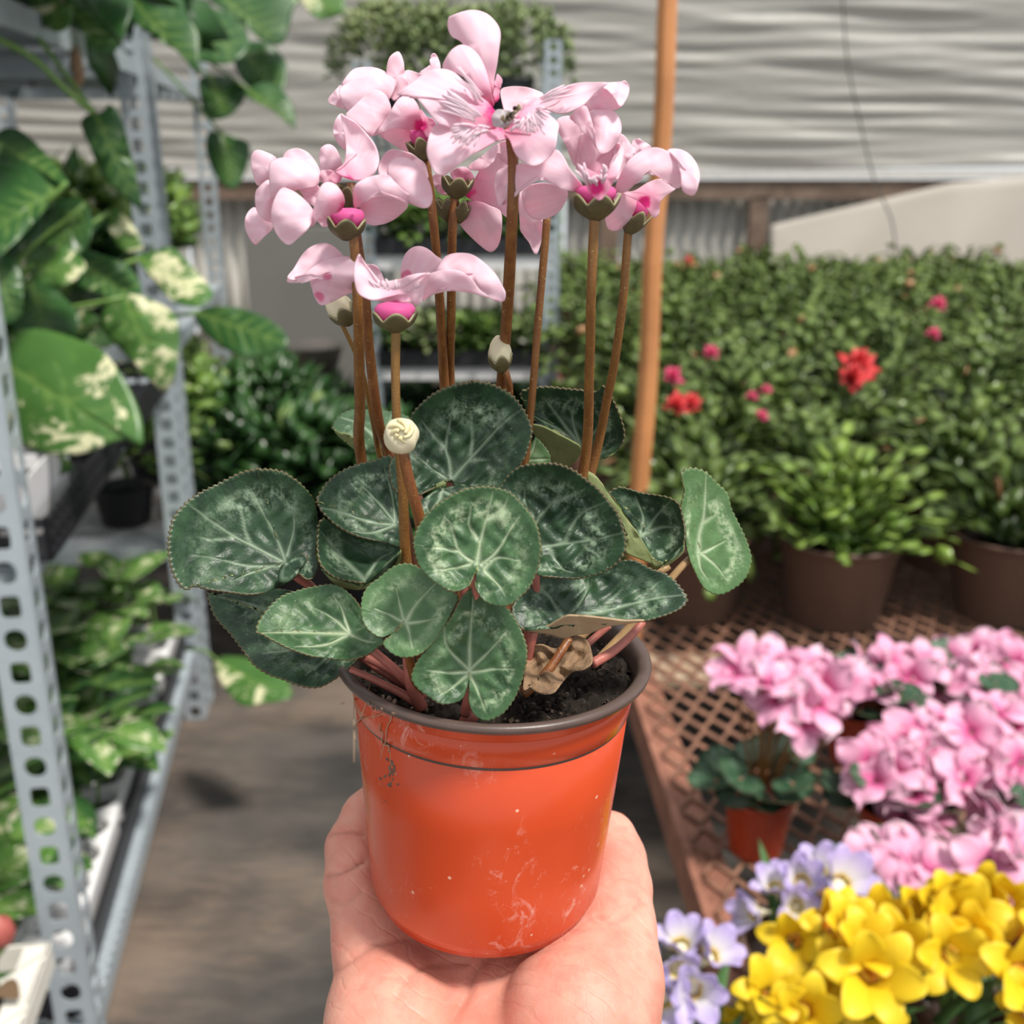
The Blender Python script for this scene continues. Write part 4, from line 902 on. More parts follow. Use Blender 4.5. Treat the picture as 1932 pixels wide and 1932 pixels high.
# ---- freesias
def fr_petal(mat, flare, L=.031):
    def fn(u, s):
        w = .0112*np.sin(pi*np.clip(u*.80+.11, 0, 1))**.65; return np.stack([s*w, .004+L*u*np.cos(flare*u*u*.6)+.0, L*.0+(-flare*.5*L*u*u*u)+.003*(s*s)*u], -1)
    return strip('petal', 10, 7, fn, mat, .0006)
FY = [fr_petal(YEL, .5), fr_petal(YEL, .9)]; FL = [fr_petal(LAV, .2), fr_petal(LAV, .5)]
TUBEY = lathe_mesh('flower_tube', [(.0018, -.018), (.003, -.010), (.0062, .002), (.0045, .003), (0, -.004)], YELC, 16)
TUBEL = lathe_mesh('flower_tube', [(.0018, -.018), (.003, -.010), (.0062, .002), (.0045, .003), (0, -.004)], simple('cream_tube', (.80, .74, .52), .5), 16)
def freesia(name, label, grp, x, y, flowers, pets, tub, sc_, opening, blades=9, pot=BPOT):
    t = thing(name, label, 'potted flower', (x, y, BZ), 0, grp); L0 = np.array([x, y, BZ])
    obj('pot', potmesh('pot', .055, .042, .10, pot), t, False)
    for k in range(blades):
        a = rnd.uniform(0, 6.28); d = Vector((math.cos(a)*.4, math.sin(a)*.4, 1)); Lb = rnd.uniform(.05, .085)
        def fn(u, s, Lb=Lb): return np.stack([s*.008*(1-u**3), Lb*u, -.02*u*u+.002*np.abs(s)], -1)
        bm = strip('leaf', 9, 3, fn, BLADE, .0008); place_leaf('leaf', bm, t, (rnd.uniform(-.03, .03), rnd.uniform(-.03, .03), .09), d, (-math.cos(a), -math.sin(a), .3), 1.0)
    for k, f in enumerate(flowers):
        px, py, dy, s = f[:4]; p = at(px, py, y+dy)-L0; q = Vector(p)
        ax = Vector(f[4]) if len(f) > 4 else Vector((rnd.uniform(-.6, .6), rnd.uniform(-1, -.3), rnd.uniform(.2, .9))); ax.normalize()
        bs = q-ax*.018*s*sc_; V, F = tube_vf(spline([(q.x*.2, q.y*.2, .09), (q.x*.75, q.y*.75, q.z*.7+.01), tuple(bs-ax*.006), tuple(bs)], 12), .0018, 6)
        st = obj('flower_stem', mesh('flower_stem', V, F, VINE), t, False)
        place_leaf('flower_tube', tub, st, q, ax.cross(Vector((.3, .5, .7))), ax, s*sc_)
        u = ax.cross(Vector((.31, .2, .9))).normalized(); w = ax.cross(u); a0 = rnd.random()*6
        for j in range(6):
            a = a0+j*pi/3; rad = u*math.cos(a)+w*math.sin(a); op = opening*(1 if j % 2 else .82)*rnd.uniform(.8, 1.2)
            d = ax*math.cos(op)+rad*math.sin(op); place_leaf('petal', pets[j % 2], st, np.array(q+rad*.004*s), d, ax*math.sin(op)-rad*math.cos(op), s*sc_*(1 if j % 2 else 1.08))
    return t
freesia('yellow_freesia', 'bright yellow freesia at the bottom, left of the yellow group', 'yellow freesias at lower right', .235, .735, [(1500,1775,.04,1.0),(1560,1745,.05,1.1),(1450,1882,-.01,1.0),(1515,1905,-.02,1.15),(1418,1872,.0,.8),(1590,1760,.03,1.0),(1480,1925,-.02,1.0),(1560,1905,0,1.0),(1400,1935,0,.9)], FY, TUBEY, .92, .62)
freesia('yellow_freesia', 'bright yellow freesia in the middle of the yellow group', 'yellow freesias at lower right', .30, .745, [(1640,1835,-.02,1.35,(-.1,-.8,.6)),(1690,1790,.02,1.1),(1590,1830,.0,1.0),(1660,1740,.05,1.0),(1640,1890,-.02,1.0),(1700,1720,.05,1.0),(1740,1690,.06,1.15),(1620,1790,0,1.0)], FY, TUBEY, .95, .62)
freesia('yellow_freesia', 'bright yellow freesia at the right edge of the picture', 'yellow freesias at lower right', .37, .755, [(1790,1800,.0,1.1,(-.1,-.85,.5)),(1812,1738,.03,1.25),(1895,1702,.05,1.0),(1920,1835,-.02,1.3,(.1,-.8,.6)),(1862,1690,.06,1.0),(1780,1712,.04,1.1),(1935,1760,.02,1.1),(1845,1770,.02,1.0),(1930,1900,-.03,1.0)], FY, TUBEY, .95, .62)
freesia('lavender_freesia', 'lavender and white freesia below the hand, bottom centre right', 'lavender freesias', .125+.035, .70, [(1248,1880,-.01,1.0,(.1,-.8,.4)),(1303,1862,-.01,1.05,(.1,-.85,.4)),(1335,1808,.02,1.0,(.4,-.3,.8)),(1285,1790,.03,.95,(-.1,-.2,1)),(1235,1830,.01,.95,(-.5,-.4,.7)),(1275,1825,.01,.9)], FL, TUBEL, .82, .55, 6)
freesia('lavender_freesia', 'lavender and white freesia behind the yellow blooms', 'lavender freesias', .27, .84, [(1432,1722,.0,.95,(-.8,-.4,.3)),(1465,1680,.02,.9,(-.3,-.2,.9)),(1512,1668,.02,1.0,(-.1,-.5,.8)),(1582,1672,.0,1.25,(.3,-.4,.9)),(1545,1655,.03,1.05,(0,-.3,1)),(1500,1710,.0,.9,(0,-.7,.5))], FL, TUBEL, .82, .55, 6)
# ============================================================ the held potted cyclamen
RIM = at(932, 1225, Y0); PX, PY, PZR = RIM[0], Y0, RIM[2]
PH = .0775; PZ = PZR-PH
plant = thing('potted_cyclamen', 'pale pink cyclamen with marbled leaves in glossy orange pot held in the hand', 'potted plant', (PX, PY, PZ))
prof = [(0, .0025), (.024, .0025), (.0255, 0), (.0315, 0), (.0322, .0022), (.0328, .0032), (.0338, .0052), (.0350, .020), (.0366, .040), (.0382, PH-.0152), (.0378, PH-.0149), (.0378, PH-.0145), (.0386, PH-.0140), (.0396, PH-.0069), (.0393, PH-.0066), (.0393, PH-.0062), (.0400, PH-.0058), (.0404, PH-.0030), (.0426, PH-.0024)]
TILT = .04                             # the pot leans a little: its foot stands left of its rim
def lean(o): o.rotation_euler = (0, TILT, 0); o.location = (-TILT*PH, 0, 0); return o
lean(obj('pot', lathe_mesh('pot', prof, POT, 128), plant, False))
rp = [(.0426, PH-.0024), (.0434, PH-.0020), (.0437, PH-.0010), (.0434, PH-.0002), (.0424, PH+.0003), (.0408, PH-.0002), (.0398, PH-.0012), (.0390, PH-.006), (.0384, PH-.014), (.0378, PH-.016)]
lean(obj('pot_rim', lathe_mesh('pot_rim', rp, POTRIM, 128), plant, False))['label'] = 'dark brown rim and inner wall'
r = np.random.RandomState(4)
def soil_fn(u, v):
    a = u*2*pi; q = v*.0386; z = PH-.0085+.0008*np.sin(a*3+1)*v+.0009*r.normal(size=u.shape)*(v < .98)+.002*(1-v)
    return np.stack([q*np.cos(a), q*np.sin(a), z], -1)
V, F = grid(140, 34, soil_fn); obj('soil', mesh('soil', V, F, SOIL, smooth=True), plant, False)
# soil crumbs and fibres, too small to pick apart
g = G()
for k in range(420):
    a = r.rand()*6.28; q = .037*math.sqrt(r.rand()); p = np.array([q*math.cos(a), q*math.sin(a), PH-.0075+.0015*r.rand()])
    if k % 3: s = r.uniform(.0004, .0011); g.box(p, (s, s*1.4, s), Matrix.Rotation(r.rand()*6, 3, (r.rand()-.5, r.rand()-.5, 1)))
    else:
        d = nrm(r.normal(size=3)*np.array([1, 1, .4]))*r.uniform(.001, .004); g.tube([p, p+d*.5+np.array([0, 0, .0006]), p+d], .00014, 4)
o = g.obj('soil_crumbs', simple('crumbs', (.045, .028, .018), .9, .6, 900), plant, False, False); o['kind'] = 'stuff'

def Yo(mm): return Y0-mm/1000.0
def leaf(out, c, mmY, g=(0, 0), cup=0, veins=(), bright=False, tint=0.0, flaps=(), under=UNDER, wave=.8, quilt=.5, teeth=None, pet=None, seed=0, nr=26, vw=4.0):
    """flaps: (outline, centre, mm, g, cup, side) with side 'u' for the underside showing"""
    P = np.array([p[:2] for p in out]); per = np.linalg.norm(np.diff(np.concatenate([P, P[:1]]), axis=0), axis=1).sum()
    nt = 320; te = teeth or max(24, int(per/10.5))
    bl = [blade(out, c, Yo(mmY), g, cup, wave, nr, nt, .0005, te, veins, vw, .5, quilt*.8, seed, tint=tint)]; ix = [(0, 1)]
    for fo, fc, fm, fg, fcup, side in flaps:
        bl.append(blade(fo, fc, Yo(fm), fg, fcup, .3, 10, 120, .0005, 0, (), 3, 0, .2, seed+9)); ix.append((1, 0) if side == 'u' else (0, 1))
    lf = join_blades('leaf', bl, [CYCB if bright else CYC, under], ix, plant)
    if pet:
        pts, rad, mt = pet; pts = [(a, b, m-(2.2 if k == 0 else .8 if k == 1 else 0)) for k, (a, b, m) in enumerate(pts)]; pxtube('petiole', [(a, b, Yo(m)) for a, b, m in pts], [x/1250 for x in rad], mt, lf, 10, 24)
    return lf
# --- back leaves first
leaf(C3([(490,1570),(530,1490),(600,1450),(650,1440),(800,1440),(950,1460),(1040,1490),(1060,1550),(950,1650),(800,1750),(700,1750),(640,1700),(560,1640)]), C3([(860, 1690)])[0], -38, (0, .8), -2,
     [C3([(860,1690),(700,1550),(560,1500)]), C3([(860,1690),(900,1560),(920,1480)])], tint=.05, flaps=[(C3([(505,1590),(560,1610),(640,1640),(655,1700),(650,1730),(590,1680),(530,1630)]), C3([(600,1660)])[0], -36, (0, -.5), 0, 'u')],
     pet=([(722, 840, -38), (800, 960, -30), (900, 1240, -12)], [1.3, 1.6], PINKSTEM))
leaf(C5([(1090,180),(1170,130),(1280,120),(1400,130),(1550,145),(1640,150),(1690,110),(1750,200),(1800,300),(1840,420),(1835,510),(1780,590),(1680,630),(1600,610),(1520,550),(1440,500),(1330,440),(1240,410),(1170,390)]), C5([(1530,540)])[0], -30, (.1, .4), 4,
     [C5([(1530,540),(1420,400),(1270,200)]), C5([(1530,540),(1470,350),(1500,190)]), C5([(1540,540),(1650,420),(1760,280)]), C5([(1530,540),(1380,430),(1200,330)])], seed=2,
     flaps=[(C5([(1165,400),(1240,405),(1330,445),(1420,490),(1525,555),(1510,640),(1430,705),(1330,675),(1270,560),(1200,480)]), C5([(1370,560)])[0], -25, (0, -.9), 0, 'u'), (C5([(1590,615),(1680,632),(1785,588),(1740,625),(1660,650),(1600,640)]), C5([(1680,636)])[0], -27, (0, -.8), 0, 'u')], quilt=.7,
     pet=([(1096, 845, -30), (1110, 900, -28), (1040, 1120, -14), (960, 1260, -5)], [1.3, 1.6], TANSTEM))
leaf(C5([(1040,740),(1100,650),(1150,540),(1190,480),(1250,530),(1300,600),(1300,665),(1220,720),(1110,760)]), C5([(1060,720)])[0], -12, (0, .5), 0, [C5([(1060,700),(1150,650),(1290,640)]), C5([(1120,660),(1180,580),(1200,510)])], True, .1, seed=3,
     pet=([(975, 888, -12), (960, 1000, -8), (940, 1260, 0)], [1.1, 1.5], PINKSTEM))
leaf(C5([(740,75),(850,90),(950,130),(1040,190),(1110,280),(1150,360),(1170,440),(1150,530),(1110,640),(1040,740),(980,800),(930,850),(800,855),(700,850),(610,835),(565,800),(500,830),(420,870),(340,905),(260,910),(190,890),(150,830),(135,740),(140,680),(180,600),(230,500),(265,410),(285,330),(320,280),(380,220),(460,160),(560,115),(650,90)]), C5([(585,785)])[0], -2, (0, .55), 5,
     [C5([(600,780),(720,640),(950,390),(1080,290)]), C5([(590,780),(570,650),(545,550),(580,350),(610,200)]), C5([(730,620),(740,450),(720,240)]), C5([(545,780),(430,700),(330,620)]), C5([(540,560),(430,440),(370,360)]), C5([(720,650),(870,645)]), C5([(950,390),(920,300),(890,230)])], wave=1.5, quilt=1.0, seed=4,
     pet=([(850, 905, -2), (860, 960, -4), (890, 1260, -2)], [1.4, 1.7], PINKSTEM))
leaf(C5([(330,985),(450,880),(540,850),(620,835),(800,850),(930,865),(930,960),(760,1010),(560,1030),(430,1060),(370,1080)]), C5([(520,880)])[0], 8, (0, .9), 0, [C5([(520,870),(500,940),(440,1020)]), C5([(520,870),(640,930),(800,950)])], seed=5)
# --- left leaves
leaf(C4([(1150,380),(1180,300),(1250,210),(1350,140),(1450,100),(1560,75),(1640,45),(1690,55),(1720,200),(1740,320),(1765,500),(1765,620),(1755,695),(1650,670),(1540,650),(1430,620),(1320,570),(1240,510),(1180,450)]), C4([(1720,540)])[0], 5, (-.05, .75), 3,
     [C4([(1720,540),(1540,520),(1330,450),(1160,412)]), C4([(1720,520),(1600,380),(1470,240)]), C4([(1725,510),(1690,300),(1640,120)]), C4([(1700,550),(1560,600),(1400,590)])], seed=6, quilt=.6,
     pet=([(745, 990, 5), (770, 1090, 6), (830, 1270, 8)], [1.3, 1.7], PINKSTEM))
leaf(C4([(1160,560),(1200,500),(1240,520),(1330,580),(1450,630),(1600,665),(1760,700),(1770,780),(1710,860),(1600,930),(1500,960),(1400,950),(1300,930),(1220,880),(1175,820),(1155,720)]), C4([(1560,800)])[0], 6, (0, .9), 6,
     [C4([(1500,940),(1390,840),(1260,700),(1190,600)]), C4([(1500,940),(1600,800),(1700,740)])], tint=0, seed=7, quilt=.3,
     flaps=[(C4([(1180,860),(1250,908),(1350,943),(1500,962),(1600,930),(1700,850),(1762,730),(1750,860),(1650,930),(1560,985),(1480,1015),(1380,1010),(1280,975)]), C4([(1480,985)])[0], 15, (0, -.8), 0, 'u')])
leaf(C4([(360,1035),(370,1120),(420,1220),(520,1330),(590,1420),(640,1490),(700,1560),(800,1625),(900,1660),(1000,1700),(1100,1722),(1180,1715),(1280,1660),(1370,1590),(1440,1520),(1470,1400),(1300,1200),(1000,1020),(700,990),(450,1020)]), C4([(1330,1390)])[0], 8, (.1, .85), 2,
     [C4([(1330,1390),(1000,1250),(700,1130),(420,1060)]), C4([(1330,1390),(1060,1440),(760,1480)]), C4([(1330,1400),(1200,1530),(1060,1640)])], seed=8, tint=0,
     pet=([(645, 1210, 8), (720, 1265, 12), (800, 1310, 14)], [1.4, 1.8], PINKSTEM))
leaf(C4([(730,140),(870,150),(980,205),(1080,290),(1130,370),(1155,470),(1160,580),(1150,680),(1140,760),(1162,830),(1140,900),(1100,935),(1050,910),(960,825),(1000,905),(940,960),(850,1010),(760,1040),(650,1050),(540,1040),(430,1030),(360,1020),(270,1005),(210,1025),(150,985),(100,900),(75,800),(65,700),(80,580),(110,490),(190,400),(290,320),(400,265),(500,210),(600,165)]), C4([(920,810)])[0], 12, (-.12, .55), 4,
     [C4([(915,815),(740,720),(540,620),(350,490),(210,385)]), C4([(915,780),(860,640),(770,470),(680,290)]), C4([(935,760),(985,560),(970,420)]), C4([(900,840),(650,840),(430,790),(250,760)]), C4([(655,670),(610,500),(590,350)]), C4([(540,630),(400,650),(300,630)]), C4([(800,850),(650,900),(520,960)])], wave=1.6, seed=9, quilt=.6,
     flaps=[(C4([(880,860),(940,800),(1000,765),(1050,752),(1078,790),(1058,840),(1010,900),(940,960),(870,950)]), C4([(970,860)])[0], 18, (.1, .25), 0, 't')],
     pet=([(538, 1062, 10), (560, 1088, 9), (600, 1120, 8), (760, 1290, 12)], [1.5, 1.9], PINKSTEM))
leaf(C4([(715,1320),(720,1260),(760,1190),(830,1110),(920,1050),(1050,1010),(1180,985),(1280,980),(1370,1030),(1440,1110),(1500,1200),(1590,1300),(1640,1390),(1600,1420),(1540,1470),(1460,1505),(1380,1525),(1260,1520),(1130,1505),(1000,1470),(880,1420),(780,1370)]), C4([(1390,1335)])[0], 24, (.15, .80), 3,
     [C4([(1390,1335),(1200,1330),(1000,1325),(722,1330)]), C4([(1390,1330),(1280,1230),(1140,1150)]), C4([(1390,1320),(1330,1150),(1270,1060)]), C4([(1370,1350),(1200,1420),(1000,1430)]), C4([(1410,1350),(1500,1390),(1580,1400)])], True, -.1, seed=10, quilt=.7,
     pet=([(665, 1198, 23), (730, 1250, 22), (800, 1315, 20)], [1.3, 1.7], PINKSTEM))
# --- right leaves
leaf(C6([(770,310),(840,270),(920,285),(1000,310),(1100,325),(1200,345),(1270,390),(1300,480),(1320,580),(1315,660),(1290,730),(1230,790),(1150,815),(1090,790),(1050,720),(1000,640),(930,540),(870,450),(810,360)]), C6([(1080,600)])[0], -12, (.25, .7), 4,
     [C6([(1000,620),(1150,560),(1290,560)]), C6([(1000,620),(1020,480),(960,330)]), C6([(1020,620),(1130,460),(1220,370)])], seed=11, under=UNDER,
     flaps=[(C6([(600,150),(680,190),(740,280),(800,360),(870,460),(940,550),(1000,640),(1050,720),(1095,795),(1110,838),(1010,800),(940,770),(890,740),(895,660),(860,560),(790,440),(700,320),(620,230)]), C6([(925,640)])[0], -2, (.05, .1), 0, 'u'), (C6([(1080,785),(1150,813),(1230,793),(1300,735),(1318,690),(1312,745),(1250,803),(1180,842),(1100,838)]), C6([(1160,828)])[0], 2, (.1, -.1), 0, 'u')],
     pet=([(1262, 1068, -14), (1205, 1110, -12), (1130, 1170, -8), (1050, 1250, -4)], [1.3, 1.6], TANSTEM))
leaf(C6([(1300,170),(1340,135),(1400,130),(1480,160),(1550,230),(1630,310),(1660,420),(1700,500),(1750,600),(1790,700),(1810,790),(1790,880),(1750,950),(1690,1000),(1620,1040),(1560,1048),(1490,1020),(1440,960),(1400,880),(1360,790),(1330,680),(1310,590),(1290,510),(1290,400),(1310,300),(1295,230)]), C6([(1430,740)])[0], -14, (-.55, .25), 2,
     [C6([(1420,740),(1430,600),(1465,450),(1480,160)]), C6([(1440,750),(1620,655)]), C6([(1460,760),(1560,850),(1620,930)]), C6([(1460,520),(1560,460)]), C6([(1420,760),(1440,860),(1490,940)])], True, .12, seed=12, quilt=.25, wave=.6,
     pet=([(1318, 1042, -14), (1285, 1070, -12), (1200, 1170, -8), (1120, 1255, -2)], [1.2, 1.7], TANSTEM))
leaf(C5([(900,900),(940,850),(1000,760),(1080,700),(1180,680),(1290,675),(1390,690),(1480,730),(1560,790),(1640,850),(1720,940),(1790,1030),(1830,1130),(1855,1230),(1840,1320),(1790,1390),(1700,1450),(1580,1490),(1450,1505),(1330,1495),(1200,1480),(1080,1400),(980,1150)]), C5([(1180,1280)])[0], 16, (-.05, .60), 5,
     [C5([(1160,1290),(1450,1250),(1650,1220),(1830,1180)]), C5([(1180,1270),(1200,1100),(1330,950),(1400,830)]), C5([(1420,1250),(1480,1100),(1560,1020),(1700,960)]), C5([(1300,1290),(1380,1430),(1470,1470)]), C5([(1210,1090),(1130,960),(1120,860)]), C5([(1540,1240),(1640,1330),(1700,1400)]), C5([(1340,950),(1480,900),(1560,860)])], wave=1.0, quilt=1.3, seed=13,
     pet=([(1000, 1030, 16), (1010, 1120, 16), (985, 1260, 10)], [1.4, 1.8], PINKSTEM))
leaf(C6([(60,1180),(100,1080),(200,980),(240,935),(400,930),(560,930),(700,890),(830,810),(950,800),(1080,860),(1180,890),(1260,950),(1310,1010),(1340,1070),(1320,1110),(1270,1150),(1170,1190),(1050,1225),(900,1242),(750,1228),(620,1212),(480,1212),(400,1252),(300,1302),(180,1312),(120,1300)]), C6([(540,1150)])[0], 17, (-.1, 1.0), 3,
     [C6([(520,1190),(700,1180),(850,1140),(1080,1080),(1330,1050)]), C6([(490,1200),(560,1110),(610,1020),(620,945)]), C6([(440,1220),(380,1130),(320,1040),(250,970)]), C6([(720,1180),(800,1080),(900,980)]), C6([(1000,1100),(1080,1010),(1140,950)])], seed=14, wave=1.2, quilt=.8, under=UNDER_TAN,
     flaps=[(C6([(128,1306),(300,1292),(400,1240),(480,1206),(620,1214),(750,1228),(900,1244),(1030,1243),(900,1265),(760,1285),(640,1330),(520,1350),(440,1372),(330,1342),(220,1328)]), C6([(540,1270)])[0], 33, (0, -.9), 0, 'u')],
     pet=([(1074, 1205, 20), (1055, 1235, 22), (1022, 1280, 25), (985, 1308, 27)], [1.4, 1.4, 1.6, 2.1], STEM))
# --- front leaves
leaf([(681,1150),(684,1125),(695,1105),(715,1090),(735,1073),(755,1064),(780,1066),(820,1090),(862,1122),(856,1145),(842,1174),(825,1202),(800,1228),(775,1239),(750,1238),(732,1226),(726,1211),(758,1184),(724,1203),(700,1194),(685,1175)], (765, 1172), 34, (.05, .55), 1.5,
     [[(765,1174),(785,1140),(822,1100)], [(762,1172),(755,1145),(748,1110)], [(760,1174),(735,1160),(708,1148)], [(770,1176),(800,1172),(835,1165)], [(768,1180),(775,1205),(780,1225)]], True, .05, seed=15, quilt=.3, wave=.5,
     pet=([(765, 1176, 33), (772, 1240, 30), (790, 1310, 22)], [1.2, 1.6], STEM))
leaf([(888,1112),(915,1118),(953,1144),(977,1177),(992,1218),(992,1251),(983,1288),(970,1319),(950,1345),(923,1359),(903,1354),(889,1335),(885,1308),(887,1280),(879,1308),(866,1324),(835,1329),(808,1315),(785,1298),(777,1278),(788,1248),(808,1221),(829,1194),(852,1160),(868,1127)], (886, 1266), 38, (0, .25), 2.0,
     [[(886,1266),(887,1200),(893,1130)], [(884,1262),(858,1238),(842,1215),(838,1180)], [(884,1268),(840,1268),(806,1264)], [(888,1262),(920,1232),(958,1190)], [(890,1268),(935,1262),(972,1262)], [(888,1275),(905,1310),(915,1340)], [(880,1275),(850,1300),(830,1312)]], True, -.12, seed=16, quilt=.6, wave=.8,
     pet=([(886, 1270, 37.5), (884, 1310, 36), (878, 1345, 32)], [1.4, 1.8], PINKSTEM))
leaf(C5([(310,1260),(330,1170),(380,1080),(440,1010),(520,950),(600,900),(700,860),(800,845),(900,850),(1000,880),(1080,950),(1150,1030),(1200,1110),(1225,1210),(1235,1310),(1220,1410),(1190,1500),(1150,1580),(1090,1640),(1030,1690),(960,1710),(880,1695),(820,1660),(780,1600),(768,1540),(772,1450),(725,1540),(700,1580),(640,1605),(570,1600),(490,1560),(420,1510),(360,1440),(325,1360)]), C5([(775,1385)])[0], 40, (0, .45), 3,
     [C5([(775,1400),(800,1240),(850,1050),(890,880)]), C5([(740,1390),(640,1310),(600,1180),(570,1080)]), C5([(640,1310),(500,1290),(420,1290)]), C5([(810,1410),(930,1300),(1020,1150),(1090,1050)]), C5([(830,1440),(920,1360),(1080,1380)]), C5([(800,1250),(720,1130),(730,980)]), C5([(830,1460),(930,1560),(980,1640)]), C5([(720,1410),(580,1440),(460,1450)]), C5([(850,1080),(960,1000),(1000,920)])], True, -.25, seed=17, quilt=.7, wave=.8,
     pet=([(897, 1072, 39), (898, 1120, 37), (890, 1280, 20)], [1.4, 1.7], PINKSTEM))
# dead leaf on the soil
b = blade(C6([(150,1650),(160,1550),(200,1440),(300,1420),(380,1440),(470,1380),(540,1350),(600,1380),(635,1450),(650,1530),(600,1580),(500,1620),(440,1680),(380,1750),(300,1770),(230,1750),(190,1720),(150,1740)]), C6([(390,1560)])[0], Yo(21), (0, 1.3), 3, 2.2, 16, 120, .0004, quilt=2.2, seed=31)
join_blades('dead_leaf', [b], [DEAD], [(0, 0)], plant)['label'] = 'dry crumpled brown leaf on the soil'
pxtube('petiole', [(1212, 1174, 4), (1190, 1200, 8), (1155, 1230, 14), (1118, 1252, 18)] and [(a, b_, Yo(m)) for a, b_, m in ((1212, 1174, 4), (1190, 1200, 8), (1155, 1230, 14), (1118, 1252, 18))], [.0011, .0012, .0014], PINKSTEM, plant, label='pink leaf stalk rising over the soil')
for pts, rd in (((( 660, 1262, 20), (700, 1280, 20), (760, 1310, 21), (800, 1335, 22)), (.0012, .0020)), (((690, 1240, 14), (740, 1268, 14), (790, 1310, 16)), (.0016, .0017)), (((1005, 1190, 20), (1000, 1215, 20), (992, 1260, 18)), (.0022, .0022)), (((770, 1240, 25), (776, 1290, 24), (795, 1335, 22)), (.0022, .0026)), (((885, 1340, 30), (888, 1352, 31), (880, 1362, 30)), (.003, .003)), (((1150, 1180, 0), (1120, 1205, 2), (1075, 1245, 8)), (.0014, .0017))):
    pxtube('petiole', [(a, b_, Yo(m)) for a, b_, m in pts], [x*.68 for x in rd], PINKSTEM, plant)
# root hairs and grit stuck on the pot's left side
g = G()
def potpt(px, py, out=.0004):
    rr = ray(px, py); o = np.array([CAM[0]-PX, CAM[1]-PY, CAM[2]-PZ])
    for zz in np.linspace(PH, 0, 200):     # march to the pot wall
        t = (zz-o[2])/rr[2]; q = o+rr*t; R = np.interp(zz, [0, .005, .02, .04, PH-.0152, PH-.003, PH], [.032, .0338, .035, .0366, .0382, .0404, .0437])
        if math.hypot(q[0], q[1]) <= R+out: return q
    return q
rh = np.random.RandomState(8)
for (x0, y0, x1, y1) in ((655, 1300, 640, 1440), (700, 1290, 668, 1390), (735, 1340, 722, 1430), (742, 1330, 660, 1375), (735, 1410, 738, 1475), (737, 1470, 732, 1505), (720, 1515, 734, 1550), (700, 1440, 735, 1452), (742, 1460, 760, 1462), (718, 1370, 734, 1418), (742, 1595, 760, 1632)):
    pts = []
    for k in np.linspace(0, 1, 7): pts.append(potpt(max(x0+(x1-x0)*k+rh.normal()*4, 668), y0+(y1-y0)*k+rh.normal()*3, .0006))
    g.tube(spline(pts, 14), .00016, 4)
o = g.obj('root_hairs', simple('root_hair', (.42, .27, .17), .8, .3, 300), plant, True, False); o['kind'] = 'stuff'
g = G()
for k in range(90):
    q = potpt(735+rh.normal()*7, 1475+rh.normal()*24 if k < 60 else 1330+rh.normal()*9, .0005) if k < 75 else potpt(735+rh.normal()*25, 1335+rh.normal()*8, .0008)
    s = rh.uniform(.0003, .0008); g.box(q, (s, s, s*1.6), Matrix.Rotation(rh.rand()*6, 3, (rh.rand(), rh.rand(), 1)))
o = g.obj('grit', simple('grit', (.16, .10, .07), .9, .6, 800), plant, False, False); o['kind'] = 'stuff'

# ---- flowers
def petal(out, c, mm, g=(0, 0), cup=0, base=None, bd=55, stem=None, mat=PETAL, wave=.35, tint=0.0, seed=0, sharp=False, name='petal', nt=110):
    b = blade(out, c, Yo(mm), g, cup*.75, wave, 18, nt, .00035, 0, (), 3, 0, 0, seed, ruf=.75, base=base, bd=bd, tint=tint, sharp=sharp)
    return join_blades(name, [b], [mat], [(0, 0)], stem if stem else plant)
def cen(p):
    p = np.array([q[:2] for q in p]); x, y = p[:, 0], p[:, 1]; x1, y1 = np.roll(x, -1), np.roll(y, -1); cr = x*y1-x1*y; A = cr.sum()/2
    return (((x+x1)*cr).sum()/(6*A), ((y+y1)*cr).sum()/(6*A))
def petals(stem, base, bd, lst, C, tint=0.0):
    for k, it in enumerate(lst):
        out = C(it[0]); mm, g, cup = it[1:4]; nob = len(it) > 4 and it[4].get('nob')
        petal(out, cen(out), mm, g, cup, C([base])[0], 12 if nob else bd*S4, stem, seed=k+int(abs(out[0][0])), tint=tint)
def calyx(stem, cx, cy, w, h, mm, tilt=0.0, top=True):
    """five-lobed cup below a flower; cx,cy pixel of its top rim centre, w and h in pixels"""
    W, H = w*MMPX/2, h*MMPX; n, m = 60, 16; a = np.arange(n)*2*pi/n
    V, T = [], []
    for s in (1, .93):
        for k in range(m+1):
            u = k/m; lob = np.abs(np.cos(a*2.5+.4))**1.0
            rr = W*(.16+.84*math.sin(u*pi/2)**.8)*(1-.08*max(0, u-.7))*(s if u > .1 else 1); zz = -H+H*u*(1+.0*lob)
            zz = -H+u*(H*(.62+.42*lob)); rad = rr*(1+.05*lob*u)
            V.append(np.stack([rad*np.cos(a), rad*np.sin(a), np.broadcast_to(zz, (n,))], 1)); T.append((np.abs(np.cos(a*2.5+.4)) < .12)*.5*(u > .3)+(u > .92)*.9)
    V = np.concatenate(V); T = np.clip(np.concatenate(T), 0, 1)
    F = []
    for q in range(2*(m+1)-1):
        if q == m: continue
        for j in range(n): F.append([q*n+j, q*n+(j+1) % n, (q+1)*n+(j+1) % n, (q+1)*n+j])
    k1, k2 = m*n, (2*m+1)*n
    F += [[k1+j, k1+(j+1) % n, k2+(j+1) % n, k2+j] for j in range(n)]
    R = np.array(Matrix.Rotation(tilt, 3, 'Y')); P = V @ R.T+at(cx, cy, Yo(mm))
    return obj('calyx', mesh('calyx', P, F, CALYX, attrs={'tint': T}), stem)
